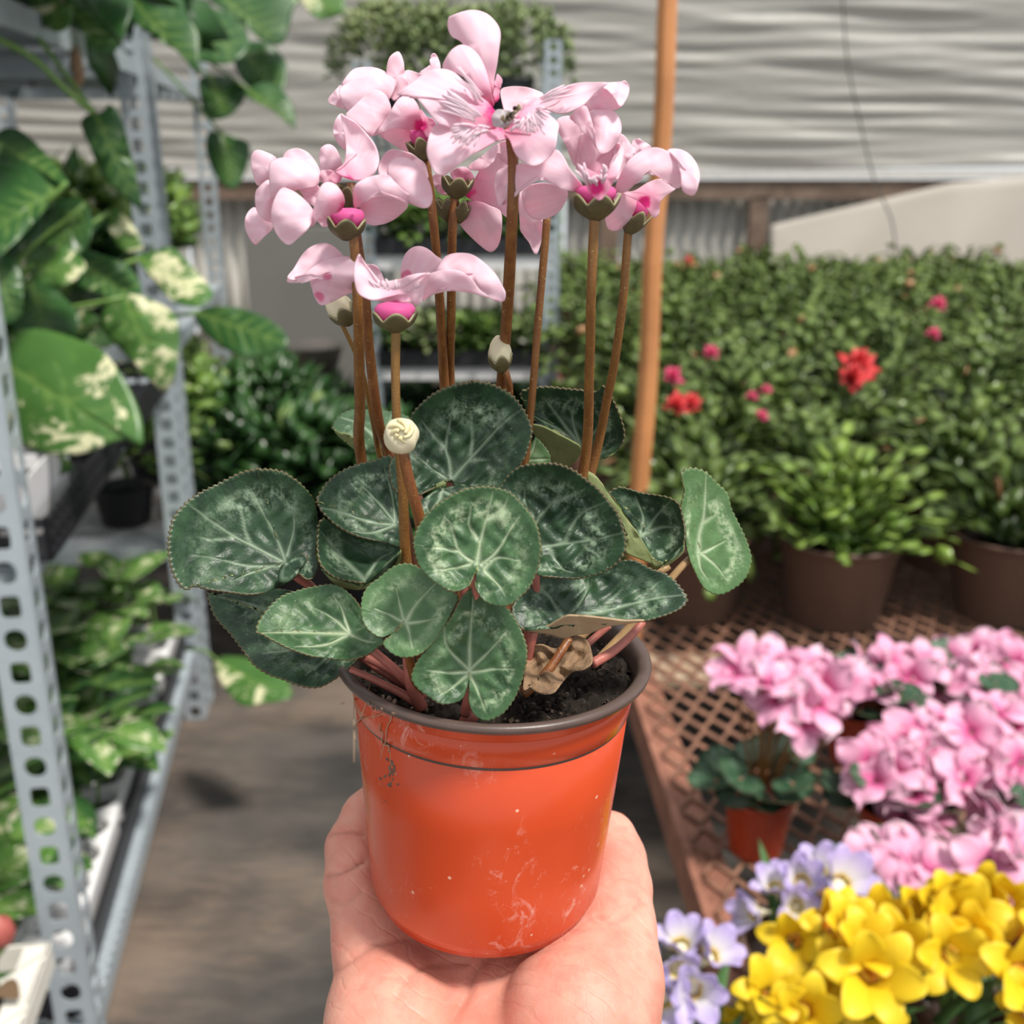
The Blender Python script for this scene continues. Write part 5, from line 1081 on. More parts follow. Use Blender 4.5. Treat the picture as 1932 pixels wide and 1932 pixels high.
def cup_throat(stem, cx, cy, w, h, mm, tilt=0.0):
    W, H = w*MMPX/2, h*MMPX
    V, F = lathe_vf([(W*.3, -H), (W*.78, -H*.75), (W*.93, -H*.35), (W*.94, -H*.05), (W*.80, H*.18), (W*.45, H*.30), (0, H*.32)], 36)
    R = np.array(Matrix.Rotation(tilt, 3, 'Y')); return obj('throat', mesh('throat', V @ R.T+at(cx, cy, Yo(mm)), F, THROAT, attrs={'base': np.full(len(V), .3), 'rho': np.zeros(len(V)), 'tint': np.zeros(len(V))}), stem)
def fstem(pts, rad, g0=.25, g1=.0, label=None):
    return pxtube('flower_stem', [(a, b_, Yo(m)) for a, b_, m in pts], [x*MMPX for x in rad], STEM, plant, 12, 40, g0, g1, label)

# flower A (left, middle height)
st = fstem([(658, 428, 18), (668, 460, 18), (676, 600, 16), (679, 760, 0), (684, 880, -14), (760, 1200, -4)], [7, 9, 10, 10.5, 11], .4, .1, 'brown-orange flower stalk at far left')
calyx(st, 654, 412, 60, 34, 18, .08); cup_throat(st, 655, 402, 56, 24, 18)
petals(st, (905,1530), 260, [
 ([(680,1590),(785,1565),(785,1620),(745,1655),(700,1625)], 12, (0, -.3), 0),
 ([(1010,1500),(1100,1440),(1200,1435),(1350,1490),(1280,1580),(1190,1630),(1100,1640),(1020,1610)], 6, (-.1, -.8), 1),
 ([(205,1180),(215,1120),(250,1092),(310,1105),(390,1150),(400,1230),(335,1310),(260,1355),(225,1290)], 6, (.2, .1), -2),
 ([(160,1640),(175,1560),(230,1510),(280,1560),(365,1600),(365,1670),(300,1730),(240,1785),(190,1730)], 10, (.2, -.2), -2),
 ([(235,1450),(250,1380),(330,1310),(350,1360),(375,1440),(365,1560),(370,1620),(300,1600),(250,1540)], 14, (.2, 0), -3),
 ([(440,1150),(470,1100),(540,1080),(620,1110),(680,1180),(708,1250),(690,1290),(600,1250),(500,1190)], 10, (0, .7), -1),
 ([(335,1230),(350,1180),(420,1150),(500,1150),(600,1180),(690,1240),(705,1300),(690,1355),(600,1375),(480,1400),(440,1380),(390,1430),(352,1440),(338,1310)], 22, (.1, .4), -5),
 ([(560,1380),(640,1365),(700,1355),(720,1420),(690,1500),(640,1490),(590,1430)], 16, (0, .2), 1),
 ([(355,1520),(380,1440),(430,1370),(500,1385),(570,1430),(640,1500),(665,1560),(640,1640),(570,1720),(485,1785),(420,1745),(375,1670),(355,1590)], 28, (.05, .25), -3),
 ([(638,1655),(660,1530),(690,1430),(720,1350),(770,1325),(830,1350),(880,1420),(888,1490),(850,1545),(780,1565),(700,1590)], 30, (-.1, -.2), -4),
 ([(1145,1270),(1150,1180),(1200,1110),(1270,1092),(1340,1110),(1420,1150),(1480,1200),(1490,1300),(1400,1260),(1290,1240),(1205,1300)], 6, (0, .2), 1),
 ([(950,1430),(955,1370),(1000,1320),(1080,1285),(1200,1275),(1260,1330),(1330,1400),(1400,1450),(1450,1510),(1320,1455),(1200,1428),(1100,1432),(1020,1480),(962,1520)], 26, (-.2, -.3), -2),
 ([(1200,1275),(1210,1200),(1260,1155),(1330,1145),(1400,1180),(1470,1260),(1520,1360),(1530,1460),(1500,1512),(1440,1515),(1350,1470),(1290,1410),(1240,1350)], 22, (.1, .6), -5),
], C1)
# flower B (above A)
st = fstem([(662, 345, 4), (665, 380, 4), (690, 560, 2), (697, 660, -4), (715, 800, -12), (738, 872, -19), (800, 1150, -10)], [7, 7, 9, 10, 10.5, 11], .1, 0, 'brown flower stalk leaning left beside the far left one')
calyx(st, 656, 352, 40, 34, 6, .2); calyx(st, 662, 372, 34, 26, 4, -.2)
petals(st, (900,1330), 230, [
 ([(700,1130),(720,1075),(770,1050),(820,1075),(860,1150),(870,1210),(830,1250),(720,1250),(705,1180)], 2, (0, .3), -1),
 ([(805,930),(830,860),(865,830),(880,900),(905,1000),(912,1090),(870,1080),(820,1010)], 6, (.2, .1), -1),
 ([(690,1270),(730,1240),(820,1250),(870,1265),(850,1330),(760,1340),(700,1310)], 12, (0, .2), -1),
 ([(860,840),(890,850),(970,900),(1040,970),(1100,1050),(1140,1160),(1110,1250),(1050,1300),(980,1312),(900,1290),(820,1250),(855,1225),(890,1180),(905,1100),(890,980)], 14, (.05, .35), 3),
], C1)
bud_st = fstem([(640, 600, -6), (680, 690, -10), (705, 800, -16), (722, 880, -22), (800, 1150, -14)], [4, 5, 7, 8], .9, .6, 'thin tan bud stalk')
def bud(stem, cx, cy, w, h, mm, tilt, tip=True, cal=True, mat=BUD):
    W, H = w*MMPX/2, h*MMPX
    n = 28; pr = [(0, -H*.5), (W*.55, -H*.44), (W*.9, -H*.2), (W, 0), (W*.86, H*.2), (W*.55, H*.38), (W*.18, H*.5), (0, H*.52)] if tip else [(0, -H*.5), (W*.5, -H*.46), (W*.85, -H*.28), (W, 0), (W*.9, H*.25), (W*.6, H*.42), (0, H*.5)]
    V, F = lathe_vf(spline(pr, 20), n); a = np.arctan2(V[:, 1], V[:, 0]); V[:, :2] *= (1+.05*np.sin(a*5+V[:, 2]/H*9))[:, None]
    R = np.array(Matrix.Rotation(tilt, 3, 'Y')); obj('bud', mesh('bud', V @ R.T+at(cx, cy, Yo(mm)), F, mat), stem)
    if cal:
        off = R @ np.array([0, 0, -H*.04]); p = at(cx, cy, Yo(mm))+off; q = calyx(stem, cx, cy, w*1.06, h*.55, mm, tilt); q.data.transform(Matrix.Translation(Vector(off)))
bud(bud_st, 640, 580, 46, 62, -6, -.55)
# flower C (upper left)
st = fstem([(800, 285, 2), (806, 320, 2), (818, 420, 2), (829, 560, -8), (838, 720, -24), (850, 900, -22), (880, 1200, -8)], [7, 8, 9.5, 10.5, 11], .2, .1, 'brown flower stalk of the upper left bloom')
calyx(st, 788, 262, 42, 36, 4, -.35); cup_throat(st, 790, 250, 34, 22, 4, -.3)
petals(st, (1440,920), 230, [
 ([(1440,525),(1510,470),(1520,410),(1545,392),(1575,430),(1585,500),(1520,560),(1450,560)], -10, (0, .1), 0),
 ([(1140,975),(1250,930),(1370,950),(1385,1030),(1440,1100),(1475,1160),(1350,1115),(1220,1040)], -6, (0, -.7), 1),
 ([(765,740),(800,680),(870,620),(900,700),(890,790),(820,770)], -6, (.1, 0), -1),
 ([(1320,540),(1350,510),(1420,530),(1470,560),(1440,650),(1340,690),(1310,640)], -8, (0, .4), 0),
 ([(1195,520),(1210,430),(1250,385),(1290,380),(1320,450),(1330,530),(1360,640),(1300,690),(1240,730),(1210,640)], -4, (-.1, .2), -1),
 ([(870,625),(900,560),(960,500),(1050,487),(1140,500),(1230,550),(1265,600),(1230,660),(1100,640),(960,660)], -2, (0, .8), -2),
 ([(850,690),(860,640),(950,580),(1100,550),(1200,545),(1262,600),(1220,720),(1150,760),(1030,790),(960,800),(910,812),(880,770)], 3, (0, .35), -4),
 ([(1080,995),(1130,940),(1200,850),(1280,720),(1350,700),(1410,740),(1445,830),(1460,930),(1380,948),(1250,935),(1150,970)], 10, (-.1, -.1), -3),
 ([(900,830),(950,780),(1030,700),(1110,655),(1180,680),(1220,750),(1228,820),(1190,870),(1130,940),(1080,995),(1020,930),(950,880),(905,870)], 8, (0, .4), -2),
 ([(1440,800),(1490,850),(1540,880),(1560,950),(1500,1000),(1470,960),(1440,920)], 6, (-.2, 0), 0),
], C1)
g = G()
# flower H (hanging, behind the middle)
st = fstem([(862, 340, -2), (858, 372, -2), (853, 450, -3), (851, 600, -14), (850, 725, -27), (870, 950, -22), (900, 1200, -10)], [7.5, 8, 9, 10, 10], .15, .3, 'brown flower stalk in the centre')
calyx(st, 864, 335, 54, 34, 0, .1); calyx(st, 842, 374, 40, 40, -4, -.1); calyx(st, 874, 378, 34, 38, -3, .2)
petals(st, (60,1390), 330, [
 ([(90,1215),(200,1130),(300,1050),(295,1130),(240,1215),(160,1245)], 2, (0, .3), -1),
 ([(290,1060),(400,1040),(405,1200),(340,1170)], -4, (0, 0), 0),
 ([(-170,1290),(-100,1270),(-60,1330),(-60,1410),(-130,1400)], -6, (0, 0), 0),
 ([(-40,1260),(60,1215),(130,1280),(120,1340),(20,1340)], -3, (0, -.3), 0),
 ([(470,1660),(465,1400),(510,1380),(560,1540),(630,1600),(632,1720),(600,1840),(575,1850),(540,1780)], -14, (0, -.3), 0),
 ([(60,1400),(110,1340),(150,1280),(200,1200),(310,1110),(380,1200),(405,1400),(400,1500),(385,1590),(300,1530),(200,1480),(100,1450)], -8, (0, -.4), 1),
 ([(20,1590),(60,1500),(130,1460),(250,1500),(330,1550),(332,1700),(310,1790),(260,1838),(200,1810),(100,1720),(40,1650)], -4, (.1, -.6), -2),
], C2)
# flower D (facing the viewer)
st = fstem([(958, 230, 16), (968, 300, 17), (966, 420, 16), (956, 600, -4), (945, 745, -23), (930, 950, -20), (915, 1200, -6)], [8, 10, 10.5, 11, 11.5], .2, .1, 'thick brown flower stalk of the open bloom')
DB = (330, 830)
petals(st, DB, 500, [
 ([(325,660),(380,632),(480,630),(570,650),(640,690),(560,740),(500,810),(470,860),(420,850),(370,830),(340,760)], 4, (0, .5), -1, dict(nob=1)),
 ([(-55,130),(-20,108),(60,80),(140,72),(230,100),(300,170),(328,240),(320,340),(300,480),(280,600),(300,720),(270,760),(235,690),(200,580),(130,440),(40,310),(-30,265),(-60,200)], 10, (-.1, .15), -3),
 ([(-95,500),(-60,400),(-10,345),(50,325),(120,355),(180,420),(230,540),(260,680),(270,780),(200,740),(120,620),(20,540)], 16, (.2, .2), -2),
 ([(300,540),(335,580),(325,650),(300,740),(280,720),(285,620)], 14, (0, 0), 0),
 ([(-430,690),(-390,650),(-300,580),(-200,515),(-110,500),(-20,520),(60,590),(150,680),(240,750),(300,840),(290,930),(150,935),(0,945),(-80,915),(-140,895),(-200,820),(-260,740),(-330,675),(-410,697)], 22, (-.05, .55), -3),
 ([(980,815),(940,770),(1000,690),(1060,620),(1110,650),(1195,772),(1140,808),(1050,795)], 8, (0, -.6), 0),
 ([(1050,625),(1100,603),(1180,597),(1240,595),(1265,640),(1250,710),(1200,772),(1160,720),(1110,655)], 12, (0, .5), 0),
 ([(400,940),(430,890),(480,820),(520,760),(560,730),(650,700),(760,650),(900,605),(1000,600),(1105,602),(1060,640),(1000,690),(920,765),(820,815),(740,825),(650,790),(600,790),(540,850)], 16, (.05, .35), 1),
 ([(270,930),(330,945),(380,935),(420,880),(480,810),(540,770),(620,790),(700,850),(750,900),(745,960),(720,1080),(680,1150),(600,1200),(540,1205),(470,1160),(420,1090),(390,1020),(340,970)], 25, (.05, .45), -2),
 ([(-210,1050),(-180,950),(-120,900),(0,905),(150,900),(270,900),(350,945),(385,1005),(300,1025),(200,1080),(100,1140),(0,1220),(-90,1280),(-150,1260),(-190,1190),(-212,1120)], 27, (0, .7), -3),
], C2)
# white funnel and stamens at its centre
petal(C2([(262,850),(300,800),(350,800),(400,810),(430,850),(410,900),(370,928),(310,930),(270,915)]), C2([(345,865)])[0], 27, (0, .2), -1.5, None, 60, st, simple('pale_funnel', (.46, .40, .42), .5, .3, 500), name='funnel')
g = G(); rs = np.random.RandomState(5)
for k in range(16):
    u = k/15; p = C2([(345+100*u+rs.normal()*14, 895-95*u+rs.normal()*12)])[0]; q = (p[0]+rs.normal()*2+1, p[1]-rs.uniform(5, 13))
    P, Q = at(p[0], p[1], Yo(28.5+rs.rand())), at(q[0], q[1], Yo(30+rs.rand())); g.tube(spline([P, (P+Q)/2, Q], 6), np.array([1, 1.5, 1.5, 1.2, .8, .1])*.00030, 6, a=k % 3/2)
tS = NT('stamen'); cS = tS.mix(tS.attr('tint'), (.03, .015, .02), (.42, .33, .20)); g.obj('stamens', tS.out(tS.bsdf(cS, .6)), st, True)['kind'] = 'stuff'
# frilled crests: raised pale strands on the petals of the open bloom
def frill(stem, strands, mm0, mm1, w=1.5, C=C2, seed=0, mat=FRILL, base=DB):
    g = G(); rf = np.random.RandomState(seed); n = 0
    for (x0, y0, x1, y1) in strands:
        for k in range(5):
            a = C([(x0+rf.normal()*10, y0+rf.normal()*10)])[0]; b = C([(x1+rf.normal()*26+(x0-x1)*.3*rf.rand(), y1+rf.normal()*26+(y0-y1)*.3*rf.rand())])[0]
            P = [at(a[0]+(b[0]-a[0])*u+rf.normal()*.6, a[1]+(b[1]-a[1])*u+rf.normal()*.6-1.5*math.sin(pi*u), Yo(mm0+(mm1-mm0)*u+.9*math.sin(u*2.6))) for u in np.linspace(0, 1, 5)]
            g.tube(spline(P, 9), np.array([.4, .7, .9, 1, 1, 1, 1.1, 1, .4])*w*MMPX, 6)
    m = mesh('frill', np.concatenate(g.V), g.F, mat, attrs={'base': np.zeros(g.n), 'rho': np.zeros(g.n), 'tint': np.zeros(g.n)})
    o = obj('frill', m, stem); o['kind'] = 'stuff'; return o
frill(st, [(180,700,-10,480), (190,740,20,520), (150,760,60,560)], 21.5, 21, 1.6, seed=1)
frill(st, [(170,820,-120,680), (160,840,-110,700), (150,860,-60,740), (140,880,-90,770), (170,850,-130,660), (140,890,-40,800)], 25, 23, 1.9, seed=2)
frill(st, [(130,920,-20,960), (120,930,-10,1020), (160,935,30,1060), (200,940,80,1060), (240,945,130,1020), (100,925,-40,1000)], 29, 31, 1.8, seed=3)
frill(st, [(470,880,400,940), (500,860,470,970), (540,830,520,990), (560,820,600,960), (580,810,660,920), (590,800,680,860), (520,850,560,980)], 28, 29, 1.7, seed=4)
frill(st, [(640,720,800,650), (620,735,860,620)], 19, 18, 1.5, seed=5)
# flower E (right of the middle)
st = fstem([(1124, 395, 20), (1121, 430, 20), (1115, 560, 18), (1112, 700, 8), (1100, 890, -4), (1030, 1150, -2)], [8, 8, 9, 10.5, 11.5], .55, 0, 'brown-red flower stalk at right')
calyx(st, 1126, 366, 73, 40, 20); cup_throat(st, 1125, 358, 66, 22, 20)
petals(st, (1030,1370), 260, [
 ([(500,1380),(600,1340),(700,1345),(815,1395),(785,1500),(720,1570),(640,1600),(560,1590),(510,1530),(490,1450)], 4, (0, -.7), -1),
 ([(1280,1060),(1295,1020),(1340,1020),(1420,1065),(1380,1120),(1295,1120)], 4, (0, .3), 0),
 ([(1150,1010),(1210,978),(1270,1040),(1295,1110),(1240,1210),(1175,1310),(1160,1220),(1150,1100)], 8, (-.2, .2), 0),
 ([(740,870),(830,845),(900,900),(928,960),(920,1060),(905,1190),(860,1200),(800,1060),(750,960)], 6, (.2, .2), -1),
 ([(830,850),(940,770),(985,860),(1015,990),(1038,1100),(990,1030),(930,970),(890,910)], 12, (.2, .1), 0),
 ([(975,815),(1060,795),(1150,810),(1200,880),(1207,960),(1170,1050),(1110,1112),(1040,1112),(1008,990),(985,880)], 14, (0, .6), -3),
 ([(880,1200),(920,980),(1000,1020),(1040,1115),(1110,1112),(1190,1050),(1180,1180),(1110,1290),(1000,1310),(920,1260)], 5, (0, .1), 3),
 ([(288,1400),(285,1290),(320,1235),(410,1213),(420,1290),(380,1400),(320,1502)], 14, (-.1, .4), 0),
 ([(325,1500),(350,1400),(400,1270),(460,1190),(560,1205),(650,1150),(730,1090),(790,1150),(830,1230),(880,1300),(930,1360),(905,1392),(800,1388),(700,1340),(580,1305),(500,1350),(420,1420)], 22, (.15, .05), -3),
 ([(1160,1380),(1190,1290),(1250,1180),(1330,1110),(1430,1075),(1520,1090),(1600,1150),(1645,1230),(1655,1340),(1600,1375),(1500,1300),(1400,1270),(1340,1310),(1250,1395),(1190,1405)], 20, (.1, .1), -4),
 ([(1540,1095),(1620,1085),(1700,1120),(1760,1200),(1780,1280),(1765,1360),(1740,1420),(1700,1425),(1648,1380),(1640,1270),(1600,1160)], 22, (.25, .5), -1),
 ([(880,1190),(910,1240),(960,1300),(1040,1310),(1100,1250),(1150,1180),(1222,1035),(1225,1110),(1200,1230),(1150,1330),(1100,1410),(1050,1462),(1000,1432),(950,1350),(905,1260)], 32, (0, .2), -1.5),
], C2)
frill(st, [(960,1330,910,1220), (990,1340,960,1270), (1030,1340,1000,1290), (1060,1330,1060,1270), (1080,1300,1100,1190)], 32, 33, 1.9, C2, 7)
# flower G (far right)
st = fstem([(1196, 418, 2), (1186, 432, 2), (1176, 560, 0), (1160, 680, -6), (1146, 750, -12), (1118, 880, -18), (1040, 1150, -10)], [7, 7.5, 8.5, 10, 10.5], .5, .2, 'slim brown flower stalk farthest right')
calyx(st, 1208, 398, 42, 44, 2, .5); cup_throat(st, 1210, 388, 34, 24, 2, .5)
petals(st, (1380,1470), 200, [
 ([(1090,1570),(1130,1480),(1180,1405),(1250,1405),(1315,1440),(1312,1510),(1270,1600),(1210,1670),(1150,1685),(1105,1660)], 6, (.1, -.5), -2),
 ([(1210,1400),(1300,1390),(1400,1330),(1500,1305),(1612,1360),(1530,1430),(1490,1480),(1482,1560),(1440,1588),(1400,1530),(1340,1475),(1280,1440)], 10, (0, .2), -2),
], C2)
# stalk behind with its bloom hidden
fstem([(1032, 400, -10), (1030, 440, -10), (1015, 610, -12), (1000, 790, -14), (975, 1000, -12), (945, 1220, -6)], [7, 7, 8, 9.5], .3, .1, 'brown flower stalk between the open bloom and the right one')
# flower F (lowest)
st = fstem([(746, 600, 24), (747, 625, 24), (746, 700, 24), (749, 800, 24), (760, 930, 22), (768, 1070, 18), (800, 1260, 10)], [7.5, 7, 8, 9, 10.5, 11.5], .9, .1, 'ochre flower stalk of the lowest bloom')
calyx(st, 745, 587, 70, 34, 24); cup_throat(st, 745, 580, 68, 26, 24)
petals(st, (950,690), 215, [
 ([(340,510),(450,495),(560,520),(650,570),(560,620),(480,660),(410,680),(370,640),(345,570)], 14, (.1, -.7), 0),
 ([(165,475),(210,410),(270,310),(340,250),(430,225),(510,255),(575,325),(560,380),(450,400),(340,440),(260,475),(200,495)], 14, (.1, .6), 0),
 ([(168,515),(165,488),(250,470),(340,405),(450,345),(560,322),(650,330),(680,380),(670,500),(650,580),(560,535),(440,495),(330,492),(250,515)], 20, (.1, .15), -3),
 ([(990,480),(990,400),(1020,310),(1070,260),(1130,248),(1190,270),(1250,320),(1290,350),(1290,420),(1200,470),(1100,520),(1010,560)], 10, (0, .35), -1),
 ([(735,385),(790,390),(840,430),(875,500),(905,560),(850,560),(790,480)], 16, (0, .2), 0),
 ([(1148,560),(1170,480),(1230,440),(1330,420),(1420,430),(1510,490),(1560,560),(1630,625),(1500,592),(1350,576),(1230,602),(1150,645)], 30, (.05, -.3), -1.5),
 ([(1240,450),(1290,350),(1340,310),(1420,297),(1510,310),(1600,370),(1680,450),(1730,540),(1752,610),(1740,652),(1680,646),(1600,600),(1520,510),(1430,445),(1340,430)], 24, (.15, .55), -2),
 ([(650,480),(660,380),(690,310),(720,370),(760,410),(820,480),(870,530),(940,560),(1010,545),(1100,490),(1190,440),(1150,530),(1050,580),(900,615),(790,642),(720,622),(670,580)], 34, (0, .35), 1),
 ([(815,645),(900,612),(1050,572),(1190,450),(1195,490),(1165,560),(1140,650),(1100,682),(1060,655),(980,660),(900,655)], 35, (.05, -.3), 0),
], C3, tint=1.0)
frill(st, [(830,560,810,500), (860,570,850,530), (900,570,900,530), (940,565,950,520), (970,555,975,510)], 34, 33, 1.6, C3, 9)
# buds
st = fstem([(760, 848, 34), (768, 890, 33), (778, 930, 32), (796, 1000, 30), (820, 1150, 22)], [8.5, 9.5, 10, 11], .0, .3, 'brown stalk carrying the round cream bud')
bud(st, 757, 822, 54, 56, 34, .1, False, False)
g = G()
for k in range(6):
    a = k*1.05+.3; P = []
    for u in np.linspace(0, 1, 7):
        rr = 27*(1-u*.75); P.append(at(757+rr*math.cos(a+u*1.7)*.95, 820+rr*math.sin(a+u*1.7)*.95-2, Yo(34+math.sqrt(max(0, 1-(rr/29)**2))*4.0)))
    g.tube(spline(P, 12), .00055, 6)
g.obj('petal_fold', simple('bud_fold', (.74, .66, .38), .5, .15, 300, tr=.1), st, True)['kind'] = 'stuff'
st = fstem([(952, 694, -10), (958, 715, -10), (962, 750, -12), (950, 900, -14), (930, 1180, -8)], [6, 7, 8], .0, .0, 'short brown stalk with a pointed bud behind the thick stalk')
bud(st, 943, 666, 42, 62, -10, -.12)
# ============================================================ the hand
HB = np.array([PX, PY, PZ])
def capsule(P, a, b, ra, rb):
    a, b = np.array(a, np.float32), np.array(b, np.float32); d = b-a; L = float(d @ d)
    t = np.clip(((P-a) @ d)/max(L, 1e-6), 0, 1); return np.linalg.norm(P-(a+t[..., None]*d), axis=-1)-(ra+(rb-ra)*t)
def smin(a, b, k): h = np.clip(.5+.5*(b-a)/k, 0, 1); return b+(a-b)*h-k*h*(1-h)
def smax(a, b, k): return -smin(-a, -b, k)
def hand_sdf(P):
    pal = [((24,-33,-19), (31,-20,-17), 20, 16), ((31,-20,-17), (35,-4,-13), 16, 12.5), ((20,-55,-30), (24,-33,-19), 21, 20), ((14,-82,-42), (20,-55,-30), 21, 21),
           ((-29,-26,-27), (-36,-4,-20), 18, 11.5), ((-27,-52,-34), (-29,-26,-27), 19, 18), ((-14,-82,-44), (-27,-52,-34), 20, 19),
           ((-4,-34,-34), (-4,-6,-22), 15, 12), ((0,-85,-42), (-4,-34,-34), 22, 15),
           ((-20,8,-16), (-4,-20,-28), 11, 12), ((-2,12,-15), (2,-20,-28), 11, 12), ((17,10,-15), (14,-18,-26), 11, 13), ((-36,-4,-19), (-20,8,-16), 10, 10.5), ((-20,8,-16), (-2,12,-15), 10.5, 10.5), ((-2,12,-15), (17,10,-15), 10.5, 10.5),
           ((0,-85,-44), (2,-150,-78), 25, 28), ((2,-150,-78), (4,-220,-115), 28, 33)]
    d = None
    for a, b, ra, rb in pal:
        e = capsule(P, a, b, ra, rb); d = e if d is None else smin(d, e, 8)
    fin = [[(35,-4,-13,12.5), (37.5,10,-9,10.9), (37.2,19,-5,10.2), (36.3,26,-2.5,9.2)],                 # thumb
           [(-37,-5,-19,10.8), (-43.5,6,-5,9.0), (-44.5,14,3,8.4), (-41,22,9,7.6), (-36,28.5,12,6.8)],   # little finger
           [(-21,8,-16,10.5), (-33,36,-4,8.8), (-30,42,10,8.0), (-23,46,22,7.2)],
           [(-2,12,-15,10.6), (-12,47,-4,9.0), (-9,49,16,8.2), (-5,48,30,7.4)],
           [(17,10,-15,10.8), (12,46,-4,9.0), (11,48,14,8.2), (9,47,27,7.4)]]
    for ch in fin:
        f = None
        for q in range(len(ch)-1):
            e = capsule(P, ch[q][:3], ch[q+1][:3], ch[q][3], ch[q+1][3]); f = e if f is None else smin(f, e, 2.0)
        d = smin(d, f, 4.5)
    z = P[..., 2]; r = 33.9+np.clip(z, 0, 80)*.076-2.0*(z < 3)*(1-np.clip(z, 0, 3)/3)*.5
    pot = np.maximum(np.hypot(P[..., 0]+3.1-.04*z, P[..., 1])-r, -z-.1)
    return smax(d, -pot, 1.2)
def surface_nets(f, lo, hi, h):
    n = [int((b-a)/h)+1 for a, b in zip(lo, hi)]; ax = [np.arange(k, dtype=np.float32)*h+a for a, k in zip(lo, n)]
    D = np.empty(n, np.float32)
    for i0 in range(0, n[0], 12): D[i0:i0+12] = f(np.stack(np.meshgrid(ax[0][i0:i0+12], ax[1], ax[2], indexing='ij'), -1))
    S = D < 0; corners = [(i, j, k) for i in (0, 1) for j in (0, 1) for k in (0, 1)]
    sl = lambda A, c: A[c[0]:A.shape[0]-1+c[0], c[1]:A.shape[1]-1+c[1], c[2]:A.shape[2]-1+c[2]]
    cnt = sum(sl(S, c).astype(np.int8) for c in corners); act = (cnt > 0) & (cnt < 8); I = np.argwhere(act)
    idm = -np.ones(act.shape, np.int64); idm[act] = np.arange(len(I))
    acc = np.zeros((len(I), 3)); num = np.zeros(len(I))
    for c in corners:
        for a in range(3):
            if c[a]: continue
            e = list(c); e[a] = 1
            v0 = D[tuple((I+np.array(c)).T)]; v1 = D[tuple((I+np.array(e)).T)]; m = (v0 < 0) != (v1 < 0)
            t = np.where(m, v0/np.where(m, v0-v1, 1), 0); p = np.repeat(np.array(c, float)[None], len(I), 0); p[:, a] += t
            acc += p*m[:, None]; num += m
    V = (I+acc/num[:, None])*h+np.array(lo); F = []
    for a in range(3):
        b, c = (a+1) % 3, (a+2) % 3; s0 = [slice(None)]*3; s1 = [slice(None)]*3; s0[a] = slice(0, -1); s1[a] = slice(1, None)
        A, B_ = S[tuple(s0)], S[tuple(s1)]; E = np.argwhere(A != B_); E = E[(E[:, b] > 0) & (E[:, c] > 0) & (E[:, b] < act.shape[b]) & (E[:, c] < act.shape[c])]
        q = []
        for db, dc in ((-1, -1), (0, -1), (0, 0), (-1, 0)):
            x = E.copy(); x[:, b] += db; x[:, c] += dc; q.append(idm[tuple(x.T)])
        q = np.stack(q, 1); fl = A[tuple(E.T)]; q[~fl] = q[~fl][:, ::-1]; F.append(q[(q >= 0).all(1)])
    return V, np.concatenate(F)
V, F = surface_nets(hand_sdf, (-66, -150, -112), (62, 64, 46), 1.25)
def vnorm(V, F):
    n = np.zeros_like(V); cr = np.cross(V[F[:, 2]]-V[F[:, 0]], V[F[:, 3]]-V[F[:, 1]])
    for j in range(4): np.add.at(n, F[:, j], cr)
    return nrm(n)
def relax(V, F, it):
    for _ in range(it):
        s = np.zeros_like(V); c = np.zeros(len(V))
        for i, j in ((0, 1), (1, 2), (2, 3), (3, 0)):
            np.add.at(s, F[:, i], V[F[:, j]]); np.add.at(s, F[:, j], V[F[:, i]]); np.add.at(c, F[:, i], 1); np.add.at(c, F[:, j], 1)
        V = V*.5+.5*s/c[:, None]
    return V
V = relax(V, F, 2); N = vnorm(V, F)
W = V/1000+HB
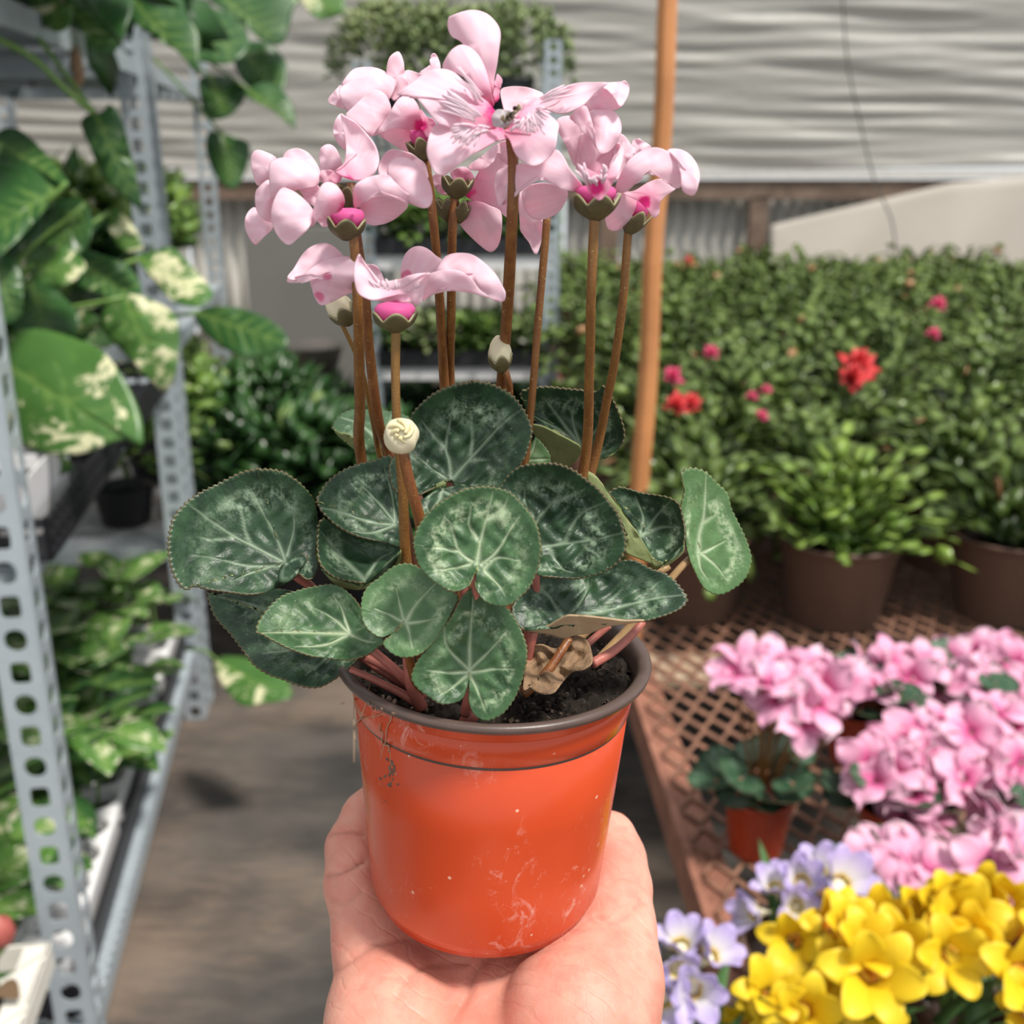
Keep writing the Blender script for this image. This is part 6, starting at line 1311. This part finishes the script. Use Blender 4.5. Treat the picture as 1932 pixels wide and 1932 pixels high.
# creases of palm and fingers pressed into the surface
d3 = W-CAM; dep = d3[:, 1]*cP-d3[:, 2]*sP; pxy = np.stack([966+FPX*d3[:, 0]/dep, 966-FPX*(d3[:, 2]*cP+d3[:, 1]*sP)/dep], 1)
face = np.clip(-np.sum(N*nrm(d3), 1)*4, 0, 1); tint = np.zeros(len(V)); push = np.zeros(len(V))
K8 = lambda p: [(580+.352*a, 1400+.352*b) for a, b in p]
for ln, w, dpt, tn in ((K8([(100,720),(200,690),(310,635)]), 5, 1.1, .75), (K8([(105,490),(200,480),(300,490)]), 5, .9, .6), (K8([(130,860),(200,870),(290,800)]), 5, .7, .5), (K8([(140,1230),(330,1095),(440,1070),(560,1050)]), 5, .8, .55),
                       (K8([(480,1370),(560,1250),(680,1190),(860,1180)]), 5, .6, .4), (K8([(760,1512),(840,1370),(900,1230),(990,1130)]), 8, 1.4, .7), (K8([(1620,720),(1700,725),(1800,760)]), 5, .6, .35), (K8([(1560,930),(1640,960),(1740,900),(1800,850)]), 6, .8, .4), (K8([(1500,940),(1580,990),(1700,1000)]), 5, .5, .35),
                       (K8([(820,1400),(1000,1270),(1250,1190),(1500,1180)]), 3, .28, .15), (K8([(880,1440),(1050,1330),(1300,1260),(1560,1260)]), 3, .25, .12), (K8([(1050,1200),(1250,1120),(1500,1090)]), 3, .25, .12), (K8([(1560,1120),(1660,1250),(1720,1420)]), 4, .3, .15), (K8([(230,1330),(420,1270),(600,1290)]), 4, .3, .15)):
    L = spline(np.array(ln, float), 24); dd = np.min([seg_dist(pxy, L[i], L[i+1])[0] for i in range(23)], 0)
    e = np.exp(-(dd/w)**2)*face; push += dpt*e; tint = np.maximum(tint, .55*tn*np.exp(-(dd/(w*.8))**2)*face)
V = V-N*1.25*push[:, None]
hand = tag(obj('hand', mesh('hand', V/1000+HB, F, SKIN, attrs={'tint': tint})), 'bare right hand, palm up, cupping the orange pot from below', 'hand')
hand.data.transform(Matrix.Translation(-Vector(HB))); hand.location = HB; ORG[hand] = HB
for (p, ax, out, s) in (((36.3,26,-2.5), (-.15,.75,.6), (.85,.5,.1), 6.0), ((-36,28.5,12), (.4,.6,.5), (-.7,.7,-.1), 4.2), ((-23,46,22), (.4,.2,.85), (-.5,.85,0), 5.0), ((-5,48,30), (.1,.0,1), (-.1,1,0), 5.2), ((9,47,27), (0,0,1), (.2,1,0), 5.2)):
    ax, out = nrm(np.array(ax, float)), nrm(np.array(out, float)); ax = nrm(ax-out*(ax @ out)); sd = np.cross(ax, out); R = {6.0: 9.0, 4.2: 6.8, 5.0: 7.2}.get(s, 7.4)
    def fn(u, v): 
        a = (v-.5)*1.5*s/R*1.1; l = (u-.45)*2*s*1.15; w = np.sqrt(np.clip(1-((u-.5)*1.7)**4, .05, 1)); a = a*w
        return np.array(p)+ax*l[..., None]*.75+out*(np.sqrt(np.clip(R*R-np.clip(l*.75, 0, 9)**2, 1, None))*np.cos(a)+.12)[..., None]+sd*((R+.12)*np.sin(a))[..., None]
    Vn, Fn = grid(9, 9, fn); obj('nail', mesh('nail', Vn/1000, Fn, NAIL), hand, False)
